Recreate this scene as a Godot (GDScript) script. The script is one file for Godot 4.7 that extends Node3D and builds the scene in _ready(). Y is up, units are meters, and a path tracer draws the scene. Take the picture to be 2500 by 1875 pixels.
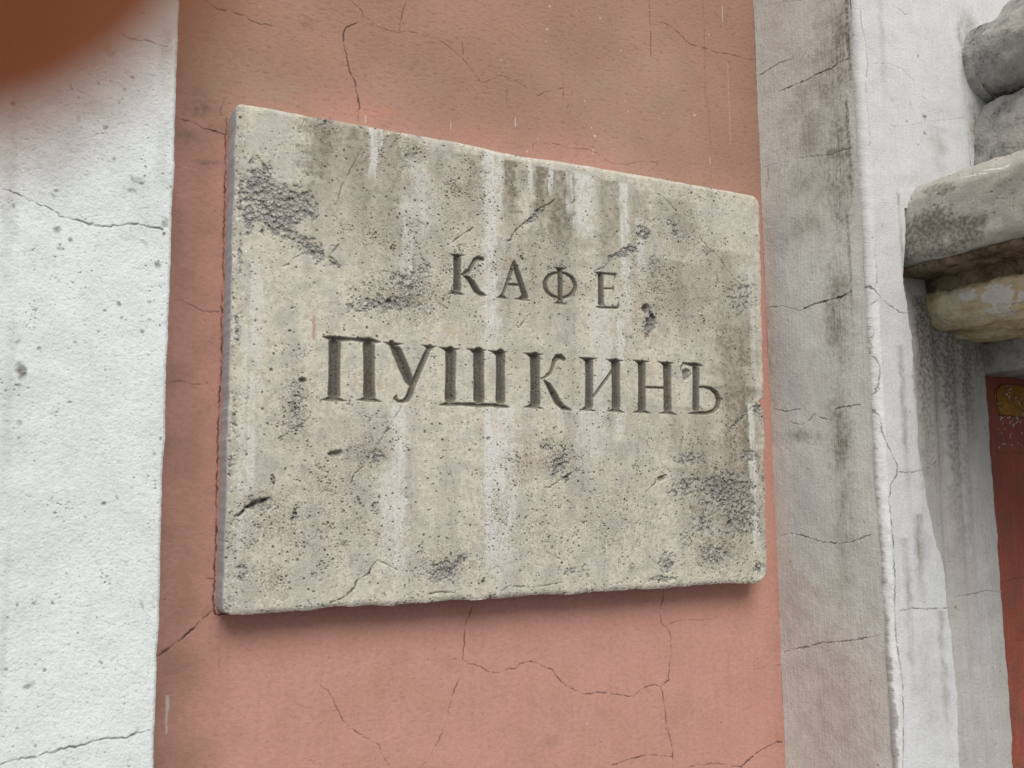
extends Node3D

# A weathered stone plaque on a painted stucco facade, under an overcast sky.
# Every surface has its own canvas: colour (linear), fine relief (bump) and coarse relief (mesh), in millimetres.

const BASE_Y := 1.53            # height of the plaque's lower edge above the pavement
const SLAB_Z := 0.042           # the plaque's face, in front of the red wall (z = 0)
const FRONT_Z := 0.215          # face of the right pilaster
const LEFT_Z := 0.16            # face of the left pilaster
const RETURN_X := 0.8495        # foot of the right pilaster
const GAIN := 0.95             # what a face-on surface of colour 1 shows in the picture

var rng := RandomNumberGenerator.new()


func lin(r: float, g: float, b: float) -> Vector3:      # a colour as seen in daylight -> base colour
	var c := Color(r / 255.0, g / 255.0, b / 255.0).srgb_to_linear()
	return Vector3(c.r, c.g, c.b) / GAIN


class Canvas:
	var w: int
	var h: int
	var u0: float
	var v0: float
	var res: float
	var col := PackedFloat32Array()
	var bump := PackedFloat32Array()
	var deep := PackedFloat32Array()
	var crack := PackedFloat32Array()
	var masks := {}
	var rng := RandomNumberGenerator.new()
	var wob := FastNoiseLite.new()

	func _init(u_from: float, u_to: float, v_from: float, v_to: float, mm: float, seed_: int) -> void:
		u0 = u_from
		v0 = v_from
		res = mm
		w = int(ceil((u_to - u_from) / mm))
		h = int(ceil((v_to - v_from) / mm))
		col.resize(w * h * 3)
		bump.resize(w * h)
		deep.resize(w * h)
		crack.resize(w * h)
		rng.seed = seed_
		wob.seed = seed_
		wob.frequency = 0.09

	func mask(called: String) -> PackedFloat32Array:
		if not masks.has(called):
			var a := PackedFloat32Array()
			a.resize(w * h)
			masks[called] = a
		return masks[called]

	# noise over the canvas as bytes; size = millimetres of the largest feature, tall = how many times taller than wide
	func noise(size: float, octaves: int, seed_: int, tall := 1.0, kind := FastNoiseLite.TYPE_SIMPLEX_SMOOTH) -> PackedByteArray:
		var n := FastNoiseLite.new()
		n.seed = seed_
		n.noise_type = kind
		n.frequency = res / size
		n.fractal_type = FastNoiseLite.FRACTAL_FBM if octaves > 1 else FastNoiseLite.FRACTAL_NONE
		n.fractal_octaves = octaves
		var nw := w if tall >= 1.0 else maxi(2, int(w * tall))
		var nh := h if tall <= 1.0 else maxi(2, int(h / tall))
		var im := n.get_image(nw, nh)
		im.convert(Image.FORMAT_L8)
		if nw != w or nh != h:
			im.resize(w, h, Image.INTERPOLATE_CUBIC)
		return im.get_data()

	# a soft ellipse in a mask: centre, half sizes, turn in degrees
	func blob(called: String, u: float, v: float, ru: float, rv: float, deg: float, amount: float, soft := 0.6) -> void:
		var a := mask(called)
		var ca := cos(deg_to_rad(deg))
		var sa := sin(deg_to_rad(deg))
		var reach := maxf(ru, rv) * 1.35
		var i0 := maxi(0, int((u - reach - u0) / res))
		var i1 := mini(w - 1, int((u + reach - u0) / res))
		var j0 := maxi(0, int((v - reach - v0) / res))
		var j1 := mini(h - 1, int((v + reach - v0) / res))
		for j in range(j0, j1 + 1):
			var dv := v0 + j * res - v
			for i in range(i0, i1 + 1):
				var du := u0 + i * res - u
				var p := (du * ca + dv * sa) / ru
				var q := (dv * ca - du * sa) / rv
				var d := sqrt(p * p + q * q)
				if d > 1.3:
					continue
				d += wob.get_noise_2d(u0 + i * res, v0 + j * res) * 0.45
				var m := clampf((1.0 - d) / soft, 0.0, 1.0) * amount
				var k := (h - 1 - j) * w + i
				if m > a[k]:
					a[k] = m
		masks[called] = a

	# water that ran down: from v_top to v_low, half width wide
	func run(called: String, u: float, v_top: float, v_low: float, wide: float, amount: float, tail := 0.35, soft := 0.35) -> void:
		var a := mask(called)
		var j0 := maxi(0, int((v_low - v0) / res))
		var j1 := mini(h - 1, int((v_top - v0) / res))
		for j in range(j0, j1 + 1):
			var v := v0 + j * res
			var down := (v_top - v) / maxf(v_top - v_low, 1.0)
			var fade := clampf((1.0 - down) / tail, 0.0, 1.0) * clampf((v_top - v) / 4.0 + 0.3, 0.0, 1.0)
			var mid := u + wob.get_noise_2d(u * 3.0, v * 0.4) * wide * 0.5
			var half := wide * (1.0 + wob.get_noise_2d(u * 7.0 + 50.0, v * 0.6) * 0.5)
			var i0 := maxi(0, int((mid - half - u0) / res))
			var i1 := mini(w - 1, int((mid + half - u0) / res))
			for i in range(i0, i1 + 1):
				var d := absf(u0 + i * res - mid) / half + wob.get_noise_2d((u0 + i * res) * 2.5, v * 0.8) * 0.25
				var m := clampf((1.0 - d) / soft, 0.0, 1.0) * amount * fade
				var k := (h - 1 - j) * w + i
				if m > a[k]:
					a[k] = m
		masks[called] = a

	# a hairline: points in millimetres, width, strength; it wanders a little between its points
	func line(p: Array, wide: float, amount: float, wander := 1.2, called := "") -> void:
		var a := crack if called == "" else mask(called)
		var fine := PackedVector2Array()
		var n := p.size() / 2
		for s in n - 1:
			var from := Vector2(p[s * 2], p[s * 2 + 1])
			var to := Vector2(p[s * 2 + 2], p[s * 2 + 3])
			var steps := maxi(1, int(from.distance_to(to) / 2.6))
			for k in steps:
				var at := from.lerp(to, float(k) / steps)
				if k > 0 or (s > 0):
					at += Vector2(rng.randf_range(-wander, wander), rng.randf_range(-wander, wander)) * 0.75
				fine.append(at)
		fine.append(Vector2(p[n * 2 - 2], p[n * 2 - 1]))
		for s in fine.size() - 1:
			var from := fine[s]
			var to := fine[s + 1]
			var along := float(s) / fine.size()
			var thick := wide * clampf(0.85 + 1.3 * wob.get_noise_2d(from.x * 0.6 + 90.0, from.y * 0.6) + 0.4 * wob.get_noise_2d(from.x * 3.0, from.y * 3.0), 0.3, 1.6) * 0.85 * minf(1.0, 0.45 + minf(along, 1.0 - along) * 6.0)
			var half := thick * 0.5
			var reach := half + res
			var i0 := maxi(0, int((minf(from.x, to.x) - reach - u0) / res))
			var i1 := mini(w - 1, int((maxf(from.x, to.x) + reach - u0) / res) + 1)
			var j0 := maxi(0, int((minf(from.y, to.y) - reach - v0) / res))
			var j1 := mini(h - 1, int((maxf(from.y, to.y) + reach - v0) / res) + 1)
			for j in range(j0, j1 + 1):
				for i in range(i0, i1 + 1):
					var q := Vector2(u0 + i * res, v0 + j * res)
					var near := Geometry2D.get_closest_point_to_segment(q, from, to)
					var m := clampf((half - q.distance_to(near)) / res + 0.5, 0.0, 1.0) * amount * clampf(0.9 + wob.get_noise_2d(from.x * 0.5, from.y * 0.5 + 70.0) * 0.9, 0.35, 1.0)
					if half < res * 0.5:
						m *= maxf(0.4, thick / res)
					var k := (h - 1 - j) * w + i
					if m > a[k]:
						a[k] = m
		if called == "":
			crack = a
		else:
			masks[called] = a

	# a spot of colour that also dents (or raises) the fine relief
	func spot(u: float, v: float, r: float, c: Vector3, alpha: float, dent: float, squash := 1.0) -> void:
		var i0 := maxi(0, int((u - r - u0) / res))
		var i1 := mini(w - 1, int((u + r - u0) / res) + 1)
		var j0 := maxi(0, int((v - r - v0) / res))
		var j1 := mini(h - 1, int((v + r - v0) / res) + 1)
		for j in range(j0, j1 + 1):
			for i in range(i0, i1 + 1):
				var du := u0 + i * res - u
				var dv := (v0 + j * res - v) * squash
				var m := clampf((r - sqrt(du * du + dv * dv)) / maxf(r * 0.6, res) , 0.0, 1.0)
				if m <= 0.0:
					continue
				var k := (h - 1 - j) * w + i
				bump[k] -= dent * m
				m *= alpha
				col[k * 3] = lerpf(col[k * 3], c.x, m)
				col[k * 3 + 1] = lerpf(col[k * 3 + 1], c.y, m)
				col[k * 3 + 2] = lerpf(col[k * 3 + 2], c.z, m)

	# pits scattered over the canvas, denser where a mask says so
	func pits(count: int, small: float, large: float, c: Vector3, alpha: float, dent: float, where := "", base := 1.0) -> void:
		var a := mask(where) if where != "" else PackedFloat32Array()
		for n in count:
			var i := rng.randi_range(0, w - 1)
			var j := rng.randi_range(0, h - 1)
			var chance := base + (a[(h - 1 - j) * w + i] if where != "" else 0.0)
			if rng.randf() > chance:
				continue
			var r := lerpf(small, large, pow(rng.randf(), 3.0))
			spot(u0 + i * res, v0 + j * res, r, c, alpha * rng.randf_range(0.45, 1.0), dent * r * rng.randf_range(0.5, 1.1), rng.randf_range(0.7, 1.5))

	# pits that come in clusters, as where the stone is eaten
	func clusters(count: int, spread: float, each: int, small: float, large: float, c: Vector3, where := "", base := 1.0) -> void:
		var a := mask(where) if where != "" else PackedFloat32Array()
		for n in count:
			var i := rng.randi_range(0, w - 1)
			var j := rng.randi_range(0, h - 1)
			if rng.randf() > base + (a[(h - 1 - j) * w + i] if where != "" else 0.0):
				continue
			var turn := rng.randf() * TAU
			var wide := spread * rng.randf_range(0.3, 1.2)
			for k in int(each * rng.randf_range(0.3, 1.4)):
				var p := Vector2(rng.randfn() * wide, rng.randfn() * wide * 0.5).rotated(turn)
				var r := lerpf(small, large, pow(rng.randf(), 2.5))
				spot(u0 + i * res + p.x, v0 + j * res + p.y, r, c * rng.randf_range(0.75, 1.3), rng.randf_range(0.5, 0.95), r * rng.randf_range(0.5, 1.0), rng.randf_range(0.7, 1.6))
				if rng.randf() < 0.3:
					spot(u0 + i * res + p.x, v0 + j * res + p.y - r * 1.2, r * 0.7, c * 4.0, 0.35, -0.2)  # lit lower rim of the pit, painted as a pale spot

	func lay_cracks(c: Vector3, depth: float) -> void:
		for k in w * h:
			var m := crack[k]
			if m > 0.0:
				bump[k] -= depth * m
				col[k * 3] = lerpf(col[k * 3], c.x, m)
				col[k * 3 + 1] = lerpf(col[k * 3 + 1], c.y, m)
				col[k * 3 + 2] = lerpf(col[k * 3 + 2], c.z, m)

	func lay(called: String, c: Vector3, amount := 1.0) -> void:
		var a := mask(called)
		for k in w * h:
			var m := a[k] * amount
			if m > 0.0:
				col[k * 3] = lerpf(col[k * 3], c.x, m)
				col[k * 3 + 1] = lerpf(col[k * 3 + 1], c.y, m)
				col[k * 3 + 2] = lerpf(col[k * 3 + 2], c.z, m)

	func height(u: float, v: float) -> float:
		var x := clampf((u - u0) / res, 0.0, w - 1.01)
		var y := clampf(h - 1 - (v - v0) / res, 0.0, h - 1.01)
		var i := int(x)
		var j := int(y)
		var k := j * w + i
		x -= i
		y -= j
		return lerpf(lerpf(deep[k], deep[k + 1], x), lerpf(deep[k + w], deep[k + w + 1], x), y)

	func uv(u: float, v: float) -> Vector2:
		return Vector2((u - u0) / res + 0.5, h - 0.5 - (v - v0) / res) / Vector2(w, h)

	func material(called: String, rough := 0.9) -> StandardMaterial3D:
		var m := StandardMaterial3D.new()
		m.resource_name = called
		m.albedo_texture = ImageTexture.create_from_image(Image.create_from_data(w, h, false, Image.FORMAT_RGBF, col.to_byte_array()))
		m.texture_repeat = false
		m.roughness = rough
		m.metallic_specular = 0.3
		m.heightmap_enabled = true
		m.heightmap_scale = 0.1          # bump is in millimetres
		m.heightmap_texture = ImageTexture.create_from_image(Image.create_from_data(w, h, false, Image.FORMAT_RF, bump.to_byte_array()))
		return m


func plain(called: String, c: Vector3, rough := 0.9) -> StandardMaterial3D:
	var m := StandardMaterial3D.new()
	m.resource_name = called
	m.albedo_color = Color(c.x, c.y, c.z).linear_to_srgb()
	m.roughness = rough
	m.metallic_specular = 0.3
	return m


func thing(called: String, label: String, category: String, at := Vector3.ZERO) -> Node3D:
	var o := Node3D.new()
	o.name = called
	o.position = at
	o.set_meta("label", label)
	o.set_meta("category", category)
	add_child(o, true)
	return o


func put(called: String, mesh: Mesh, m: Material, parent: Node) -> MeshInstance3D:
	var o := MeshInstance3D.new()
	o.name = called
	o.mesh = mesh
	o.material_override = m
	parent.add_child(o, true)
	return o


func built(v: PackedVector3Array, n: PackedVector3Array, uv: PackedVector2Array, f: PackedInt32Array) -> ArrayMesh:
	var a := []
	a.resize(Mesh.ARRAY_MAX)
	a[Mesh.ARRAY_VERTEX] = v
	a[Mesh.ARRAY_NORMAL] = n
	a[Mesh.ARRAY_TEX_UV] = uv
	a[Mesh.ARRAY_INDEX] = f
	var m := ArrayMesh.new()
	m.add_surface_from_arrays(Mesh.PRIMITIVE_TRIANGLES, a)
	return m


# A surface with a canvas: a grid of step mm over [u0..u1] x [v0..v1] that follows the canvas's coarse relief, with worn edges
# (left and right wander by their first number and are rounded over their second) and a skirt that gives it depth.
func relief(c: Canvas, frame: Transform3D, u0: float, u1: float, v0: float, v1: float, step: float, left: Vector2, right: Vector2, skirt: float) -> ArrayMesh:
	var nu := int(ceil((u1 - u0) / step))
	var nv := int(ceil((v1 - v0) / step))
	var edge := FastNoiseLite.new()
	edge.seed = int(u1 * 7.0) + 3
	edge.frequency = 0.011
	edge.fractal_type = FastNoiseLite.FRACTAL_FBM
	edge.fractal_octaves = 6
	edge.fractal_gain = 0.62
	var v := PackedVector3Array()
	var uv := PackedVector2Array()
	v.resize((nu + 1) * (nv + 1))
	uv.resize(v.size())
	for j in nv + 1:
		var y := lerpf(v0, v1, float(j) / nv)
		var a := u0 + edge.get_noise_2d(y, 0.0) * left.x
		var b := u1 + edge.get_noise_2d(y, 300.0) * right.x
		for i in nu + 1:
			var s := float(i) / nu
			s = s - 0.06 * sin(TAU * s) * (1.0 if left.y + right.y > 0.0 else 0.0)
			var x := lerpf(a, b, s)
			var hgt := c.height(x, y)
			if left.y > 0.0 and x - a < left.y:
				hgt -= left.y * (1.0 - sqrt(maxf(0.0, 1.0 - pow(1.0 - (x - a) / left.y, 2.0))))
			if right.y > 0.0 and b - x < right.y:
				hgt -= right.y * (1.0 - sqrt(maxf(0.0, 1.0 - pow(1.0 - (b - x) / right.y, 2.0))))
			var k := j * (nu + 1) + i
			v[k] = frame * (Vector3(x, y, hgt) * 0.001)
			uv[k] = c.uv(x, y)
	var n := PackedVector3Array()
	n.resize(v.size())
	for j in nv + 1:
		for i in nu + 1:
			var e := v[j * (nu + 1) + mini(i + 1, nu)] - v[j * (nu + 1) + maxi(i - 1, 0)]
			var g := v[mini(j + 1, nv) * (nu + 1) + i] - v[maxi(j - 1, 0) * (nu + 1) + i]
			n[j * (nu + 1) + i] = e.cross(g).normalized()
	var f := PackedInt32Array()
	f.resize(nu * nv * 6)
	var q := 0
	for j in nv:
		for i in nu:
			var k := j * (nu + 1) + i
			f[q] = k
			f[q + 1] = k + nu + 1
			f[q + 2] = k + 1
			f[q + 3] = k + 1
			f[q + 4] = k + nu + 1
			f[q + 5] = k + nu + 2
			q += 6
	if skirt > 0.0:
		var rim := PackedInt32Array()
		for i in nu: rim.append(i)
		for j in nv: rim.append(j * (nu + 1) + nu)
		for i in nu: rim.append(nv * (nu + 1) + nu - i)
		for j in nv + 1: rim.append((nv - j) * (nu + 1))
		var back := -frame.basis.z * skirt * 0.001
		for s in rim.size() - 1:
			var p := v[rim[s]]
			var r := v[rim[s + 1]]
			var nrm := (r - p).cross(frame.basis.z).normalized()
			var at := v.size()
			v.append_array([p, r, p + back, r + back])
			n.append_array([nrm, nrm, nrm, nrm])
			uv.append_array([uv[rim[s]], uv[rim[s + 1]], uv[rim[s]], uv[rim[s + 1]]])
			f.append_array([at, at + 1, at + 2, at + 2, at + 1, at + 3])
	return built(v, n, uv, f)


func box_mesh(a: Vector3, b: Vector3) -> ArrayMesh:
	var st := SurfaceTool.new()
	st.begin(Mesh.PRIMITIVE_TRIANGLES)
	var m := BoxMesh.new()
	m.size = b - a
	st.append_from(m, 0, Transform3D(Basis(), (a + b) / 2.0))
	return st.commit()


func noise01(a: PackedByteArray, k: int) -> float:
	return a[k] / 255.0


func paint_wall(c: Canvas) -> void:
	c.line([-35.2, 2263.2, -27.7, 2259.6, -16.8, 2254.7, -6.9, 2257.1, 5.8, 2255.1, 16, 2253.9, 22.1, 2249.8, 33.3, 2248.3, 50.7, 2249.6], 1.6, 0.8)
	c.line([150.1, 2309.1, 158.7, 2302.5, 166.4, 2296.6, 168.8, 2285.5], 1.2, 0.6)
	c.line([168.8, 2284.5, 157.1, 2277.9, 148.6, 2272, 142.5, 2264.8, 141.9, 2247.5, 145.2, 2236.8, 148.2, 2222.2, 152.1, 2207.8, 157.9, 2198.5, 160.9, 2184.9, 164.8, 2166.7, 162.2, 2143.5], 1.8, 0.9)
	c.line([168.8, 2284.5, 181, 2280.6, 200.5, 2279.3, 218.3, 2279.4, 228.3, 2283.1, 242.4, 2284.4, 260.7, 2282.2, 275.2, 2282.4, 298.1, 2272.4, 310.8, 2265.1, 326.1, 2250.1], 1.3, 0.6)
	c.line([229.5, 2328.7, 223.2, 2305.3, 219.3, 2281.6], 1.4, 0.6)
	c.line([-62.7, 2106.3, -52.4, 2107, -44.5, 2106.7, -36.3, 2103, -28.2, 2100.1, -20, 2099.8, -5.2, 2097.2], 1.8, 0.8)
	c.line([-5.6, 2144.8, -9.5, 2133.4, -11.8, 2126.8, -10.8, 2120.8, -6.7, 2121.6], 1.6, 0.5)
	c.line([310.6, 2266, 324.2, 2251.6, 341.3, 2233.4, 356.4, 2239.8, 370.5, 2249.2, 381.2, 2250.3, 396.6, 2246.9, 415.8, 2239.6, 432.8, 2231.8, 442.7, 2239.4, 465.3, 2248.4, 483.1, 2255.3], 1.3, 0.5)
	c.line([635.3, 2429.3, 636.1, 2409.8, 636.9, 2392.9, 636.7, 2368.4, 636.4, 2336.8], 1.5, 0.65)
	c.line([641.2, 2395.1, 665.6, 2397.2, 685.7, 2390.7, 708.5, 2374.8, 723.3, 2373.1, 742.8, 2373.7, 762.4, 2370.5, 793.4, 2374.7, 824.6, 2372.5, 848.7, 2376.4], 1.5, 0.7)
	c.line([743.3, 2456, 743.1, 2415.4, 742.8, 2372.4, 741.8, 2329.7, 741.4, 2292.3, 747.3, 2268.6, 747.1, 2231.6, 747, 2194.8, 746.4, 2147.4], 1.2, 0.4)
	c.line([421.8, 2143.4, 424.4, 2158.2, 431.8, 2163.8, 446.4, 2163, 463.8, 2164.9, 483.8, 2162.7, 517.1, 2167.1, 535.1, 2162.2, 555.9, 2153, 585.2, 2153.1, 610, 2163.3, 641.8, 2165.7, 642.5, 2144.6], 1.3, 0.45)
	c.line([475, 2270.8, 476.7, 2251.8, 475.5, 2231.1], 1.2, 0.5)
	c.line([492, 2252.6, 485.2, 2230.7, 475.9, 2210.8], 1.2, 0.5)
	c.line([381.2, 2250.3, 381.7, 2228.4, 381.5, 2213], 1.2, 0.5)
	c.line([313, 2290.4, 313.3, 2268.8], 2.2, 0.45)
	c.line([-65.4, 1483, -46.4, 1495.4, -34.2, 1504.6, -20.1, 1518.3, -5.8, 1530.4], 2.0, 0.95)
	c.line([-4.1, 2119.2, -4.2, 2092.9, -3.5, 2049.5, -2.9, 1995.8, -3.3, 1963.7, -3.1, 1942.5, -1.4, 1909.2], 1.8, 0.85)
	c.line([-3.5, 1909, -3.1, 1873.1, -1.2, 1819.9, -2.1, 1791.7, -3.3, 1758.3, -3.9, 1732.2, -3.4, 1680.5, -3.4, 1619.4], 1.8, 0.9)
	c.line([-2, 1631.1, -3.4, 1588.9, -3.1, 1567.1, -3.6, 1547.1, -3.5, 1532.1], 2.0, 0.95)
	c.line([-7.5, 1529, -3.5, 1531.3, -1.7, 1527, 2.5, 1526.4, 9.9, 1527.1, 16.6, 1526.2], 2.0, 0.9)
	c.line([-11.8, 1567.1, -3.6, 1567.4], 1.5, 0.8)
	c.line([115, 1442.5, 123.3, 1436, 134.6, 1426.2, 141, 1413, 151.6, 1392.5, 164.2, 1380.5, 181.1, 1367.8, 197.2, 1359, 199.4, 1349, 211.3, 1332.8], 1.2, 0.6)
	c.line([317.8, 1444.1, 302.4, 1421.5, 297.7, 1409.6, 293, 1397.8], 1.2, 0.7)
	c.line([305.7, 1428.1, 297.4, 1412.3, 292.8, 1396.3, 285.8, 1372.6, 277.8, 1355.3, 266.4, 1338.6, 253, 1326.3], 1.2, 0.6)
	c.line([327.8, 1533.1, 326, 1520.4, 320.5, 1508, 314.5, 1495.7, 313.2, 1474.8, 310, 1452, 317.8, 1444.1], 1.4, 0.8)
	c.line([310, 1452, 297.8, 1452.6], 1.2, 0.6)
	c.line([317.8, 1444.1, 335.7, 1439.8, 347.6, 1432, 362.2, 1428.6, 374.5, 1432.9, 386.9, 1432.8, 397, 1439.1, 413.4, 1439.2, 429.9, 1431.3, 442.8, 1426.9, 450.4, 1416.4, 455.5, 1410.5, 471, 1399.2, 492.1, 1389.4, 519.1, 1389, 541, 1384.6, 571.6, 1378.2, 589, 1387.9, 609.3, 1391, 621.4, 1387.5], 1.4, 0.8)
	c.line([633.3, 1531.4, 632.2, 1525.5, 627.9, 1505.6, 623, 1491.8, 625.4, 1476.3, 635.5, 1467.4, 641.1, 1460, 641.4, 1427.1, 637.9, 1413.4, 635.2, 1395, 621.4, 1387.5, 623.2, 1373, 626.9, 1352, 627.6, 1331.2, 634.3, 1314.4, 638.2, 1300.2, 637.8, 1273.6], 1.4, 0.85)
	c.line([638.6, 1473.1, 659.8, 1477.2, 681.1, 1476.3, 705.7, 1474.2, 727.9, 1478.6], 1.1, 0.5)
	c.line([524.7, 1288.5, 546.8, 1292.7, 574.7, 1295.8, 597.5, 1296.7, 626.1, 1290.8, 637.8, 1289.3], 1.8, 0.75)
	c.line([666.7, 1271.4, 687.8, 1272.1, 715.3, 1269.2, 733.8, 1266.1, 736.7, 1260.6], 1.6, 0.6)
	c.line([743, 1261.4, 765, 1258.5, 781.6, 1268.2, 794.9, 1274.9, 814.9, 1280.9, 835.1, 1285.7, 845, 1283.3], 1.9, 0.8)
	c.line([794.7, 1395, 821.3, 1397.6, 848.3, 1397.8], 1.1, 0.35)
	c.line([-60.1, 1889.4, -47.7, 1887.9, -36.7, 1882.7, -24.8, 1877.5, -16.3, 1877, -6.1, 1879.1], 1.3, 0.55)
	c.line([-61.9, 1792.2, -47.2, 1792.9, -34, 1791, -24.8, 1790.6], 1.2, 0.5)
	c.line([5.5, 1524.1, 4.8, 1494.3, 4.3, 1464.7], 1.0, 0.3)
	c.line([857.1, 2139, 854.5, 2037.8, 853.5, 1931, 854.6, 1811.2, 856.5, 1708.1, 855, 1613.9, 859.8, 1499.7, 858, 1387.7, 856, 1257.6], 1.8, 0.8)
	c.line([849.4, 2482.3, 849.1, 2400.5, 849.7, 2336, 853.6, 2240.8, 855.1, 2138.7], 1.5, 0.6)
	c.blob("tan", -25.8, 2190.3, 33.8, 58, 0, 1, 0.5)
	c.blob("tan", 36.6, 2178.3, 59, 30.6, -12, 1, 0.5)
	c.blob("tan", -10.6, 2240.3, 27.6, 25.1, 0, 0.75, 0.5)
	c.blob("tan", 230.6, 2206.5, 68.8, 50.5, 0, 0.6875, 0.5)
	c.blob("tan", 448.2, 2273.2, 51.9, 74.5, 0, 0.6875, 0.5)
	c.blob("tan", 537.8, 2273.3, 106.4, 106.6, 10, 0.75, 0.5)
	c.blob("tan", 661.7, 2288.8, 90.5, 125.5, 0, 0.8125, 0.5)
	c.blob("tan", 567.2, 2376.4, 95.2, 52.7, 0, 0.5625, 0.5)
	c.blob("tan", 616.5, 2196.8, 122.8, 61.2, 0, 0.625, 0.5)
	c.blob("pink", 391.6, 2226, 47, 57.2, 0, 1, 0.5)
	c.blob("pink", 382.6, 2270.5, 32, 20, 0, 0.875, 0.5)
	c.blob("pink", 703, 2235.9, 60.9, 63.3, 0, 0.4375, 0.5)
	c.blob("salmon", 182, 2162.3, 51.6, 13.3, 10, 0.875, 0.5)
	c.blob("salmon", 106.4, 2235.8, 43.6, 35.5, 0, 0.625, 0.5)
	c.blob("salmon", 24.3, 2266.9, 53.9, 21.9, 0, 0.625, 0.5)
	c.blob("salmon", 181, 2287.4, 103.2, 38.8, 0, 0.5, 0.5)
	c.blob("salmon", 352.3, 2319.2, 81.7, 42, 0, 0.5, 0.5)
	c.blob("salmon", 328.3, 2162, 78.3, 19.2, 6, 0.625, 0.5)
	c.blob("soot", -33.7, 2125.3, 21.5, 15.6, 15, 0.875, 0.9)
	c.blob("soot", -48.7, 2089.6, 21.1, 12, 0, 0.625, 0.9)
	c.blob("soot", -40.8, 2144.9, 23.1, 10.4, 10, 0.4375, 0.9)
	c.blob("soot", -24.8, 2059.1, 22.5, 4.7, 8, 0.875, 0.9)
	c.blob("soot", -47.7, 2089.6, 10, 8.5, 0, 0.625, 0.9)
	c.blob("soot", -42.6, 1921.5, 11.8, 6.2, -30, 0.4375, 0.9)
	c.blob("soot", 93.2, 2262.9, 16.8, 13.1, 20, 0.4375, 0.9)
	c.blob("soot", 438.6, 1333.4, 20.8, 11.7, 0, 0.4375, 0.9)
	c.blob("soot", 518.5, 1363.5, 19.2, 8.8, -30, 0.22499999999999998, 0.9)
	c.blob("soot", 29.5, 1392.2, 17.1, 16.5, 0, 0.2, 0.9)
	c.blob("soot", 291.7, 1447.9, 25.9, 12.4, -20, 0.275, 0.9)
	c.blob("soot", 228.1, 1457.3, 20.2, 12.1, 0, 0.2, 0.9)
	c.run("tan", 495.3, 2395.1, 2186.8, 10.8, 0.35, 0.5, 0.9)
	c.run("tan", 448.7, 2314.3, 2286.9, 1.3, 0.0, 0.5, 0.9)
	c.run("drip", -50.4, 1442.6, 1422.8, 2.7, 0.9, 0.15, 0.5)
	c.run("drip", -50.5, 1426.5, 1408.6, 1.4, 0.9, 0.15, 0.5)
	c.run("drip", -50.1, 1410.4, 1399.7, 1.8, 0.9, 0.15, 0.5)
	c.run("drip", 395.2, 2193.7, 2178.3, 1.2, 0.9, 0.15, 0.5)
	c.run("drip", 526.3, 2169.8, 2160.7, 1.3, 0.9, 0.15, 0.5)
	c.run("drip", 173.5, 2156.9, 2143.7, 1.2, 0.9, 0.15, 0.5)
	c.run("drip", 781.5, 2455.4, 2422.9, 1, 0.9, 0.15, 0.5)
	c.run("drip", 745.7, 2192.2, 2179.9, 1.2, 0.9, 0.15, 0.5)
	c.run("drip", 294.7, 2169.6, 2155.8, 0.6, 0.9, 0.15, 0.5)
	c.run("drip", 789.1, 2358, 2211, 1.6, 0.25, 0.15, 0.5)
	c.blob("drip", 529.2, 2189.3, 2.9, 3.3, 0, 0.9, 0.5)
	c.blob("drip", 523.5, 2201.3, 1.6, 1.8, 0, 0.9, 0.5)
	c.blob("drip", 454.4, 2374.5, 2.1, 2.4, 0, 0.9, 0.5)
	c.blob("drip", 449.3, 2337.7, 2.3, 2.7, 0, 0.9, 0.5)
	c.blob("drip", 590.5, 2239.1, 1.7, 1.8, 0, 0.9, 0.5)
	c.blob("drip", 717.9, 2256.5, 2.1, 2.2, 0, 0.9, 0.5)
	c.blob("drip", 431.8, 2168.3, 1.2, 1.4, 0, 0.9, 0.5)
	c.blob("drip", 730.6, 2332.8, 1.2, 1.3, 0, 0.9, 0.5)
	c.blob("drip", 648.6, 2238.1, 1.4, 1.6, 0, 0.9, 0.5)
	c.blob("drip", 579.6, 2333.5, 1.4, 1.6, 0, 0.9, 0.5)
	c.blob("drip", 542.5, 2377.3, 1.4, 1.6, 0, 0.9, 0.5)
	c.blob("drip", 500.5, 2378.3, 1.1, 1.2, 0, 0.9, 0.5)
	c.blob("drip", 446.5, 2317.6, 1.3, 1.5, 0, 0.9, 0.5)
	c.blob("drip", 382.9, 2300.2, 1, 1.2, 0, 0.9, 0.5)
	c.blob("drip", 372.6, 2273.5, 1.5, 1.7, 0, 0.9, 0.5)
	c.blob("drip", 369.4, 2253, 1.2, 1.4, 0, 0.9, 0.5)
	c.blob("drip", 413.4, 2146, 1.2, 1.4, 0, 0.9, 0.5)
	c.blob("drip", 190.3, 2284.3, 1, 1.3, 0, 0.9, 0.5)
	c.blob("drip", 32.8, 2271.1, 0.9, 1.2, 0, 0.9, 0.5)
	c.blob("drip", 38.3, 2194.7, 0.9, 1.2, 0, 0.9, 0.5)
	c.blob("drip", 512.8, 2240.1, 1.3, 1.5, 0, 0.9, 0.5)
	c.blob("drip", 753, 2399.5, 1.6, 1.7, 0, 0.9, 0.5)
	c.blob("drip", 496.6, 1350.5, 1.6, 1.7, 0, 0.9, 0.5)
	c.blob("drip", 622.6, 1339.8, 1.2, 1.2, 0, 0.9, 0.5)
	c.blob("drip", 657.4, 2248.1, 1.2, 1.3, 0, 0.9, 0.5)
	c.blob("drip", 586, 2255.2, 1.1, 1.2, 0, 0.9, 0.5)
	c.blob("drip", 591.1, 2215.3, 1.1, 1.2, 0, 0.9, 0.5)
	var big := c.noise(320.0, 3, 11)
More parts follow.
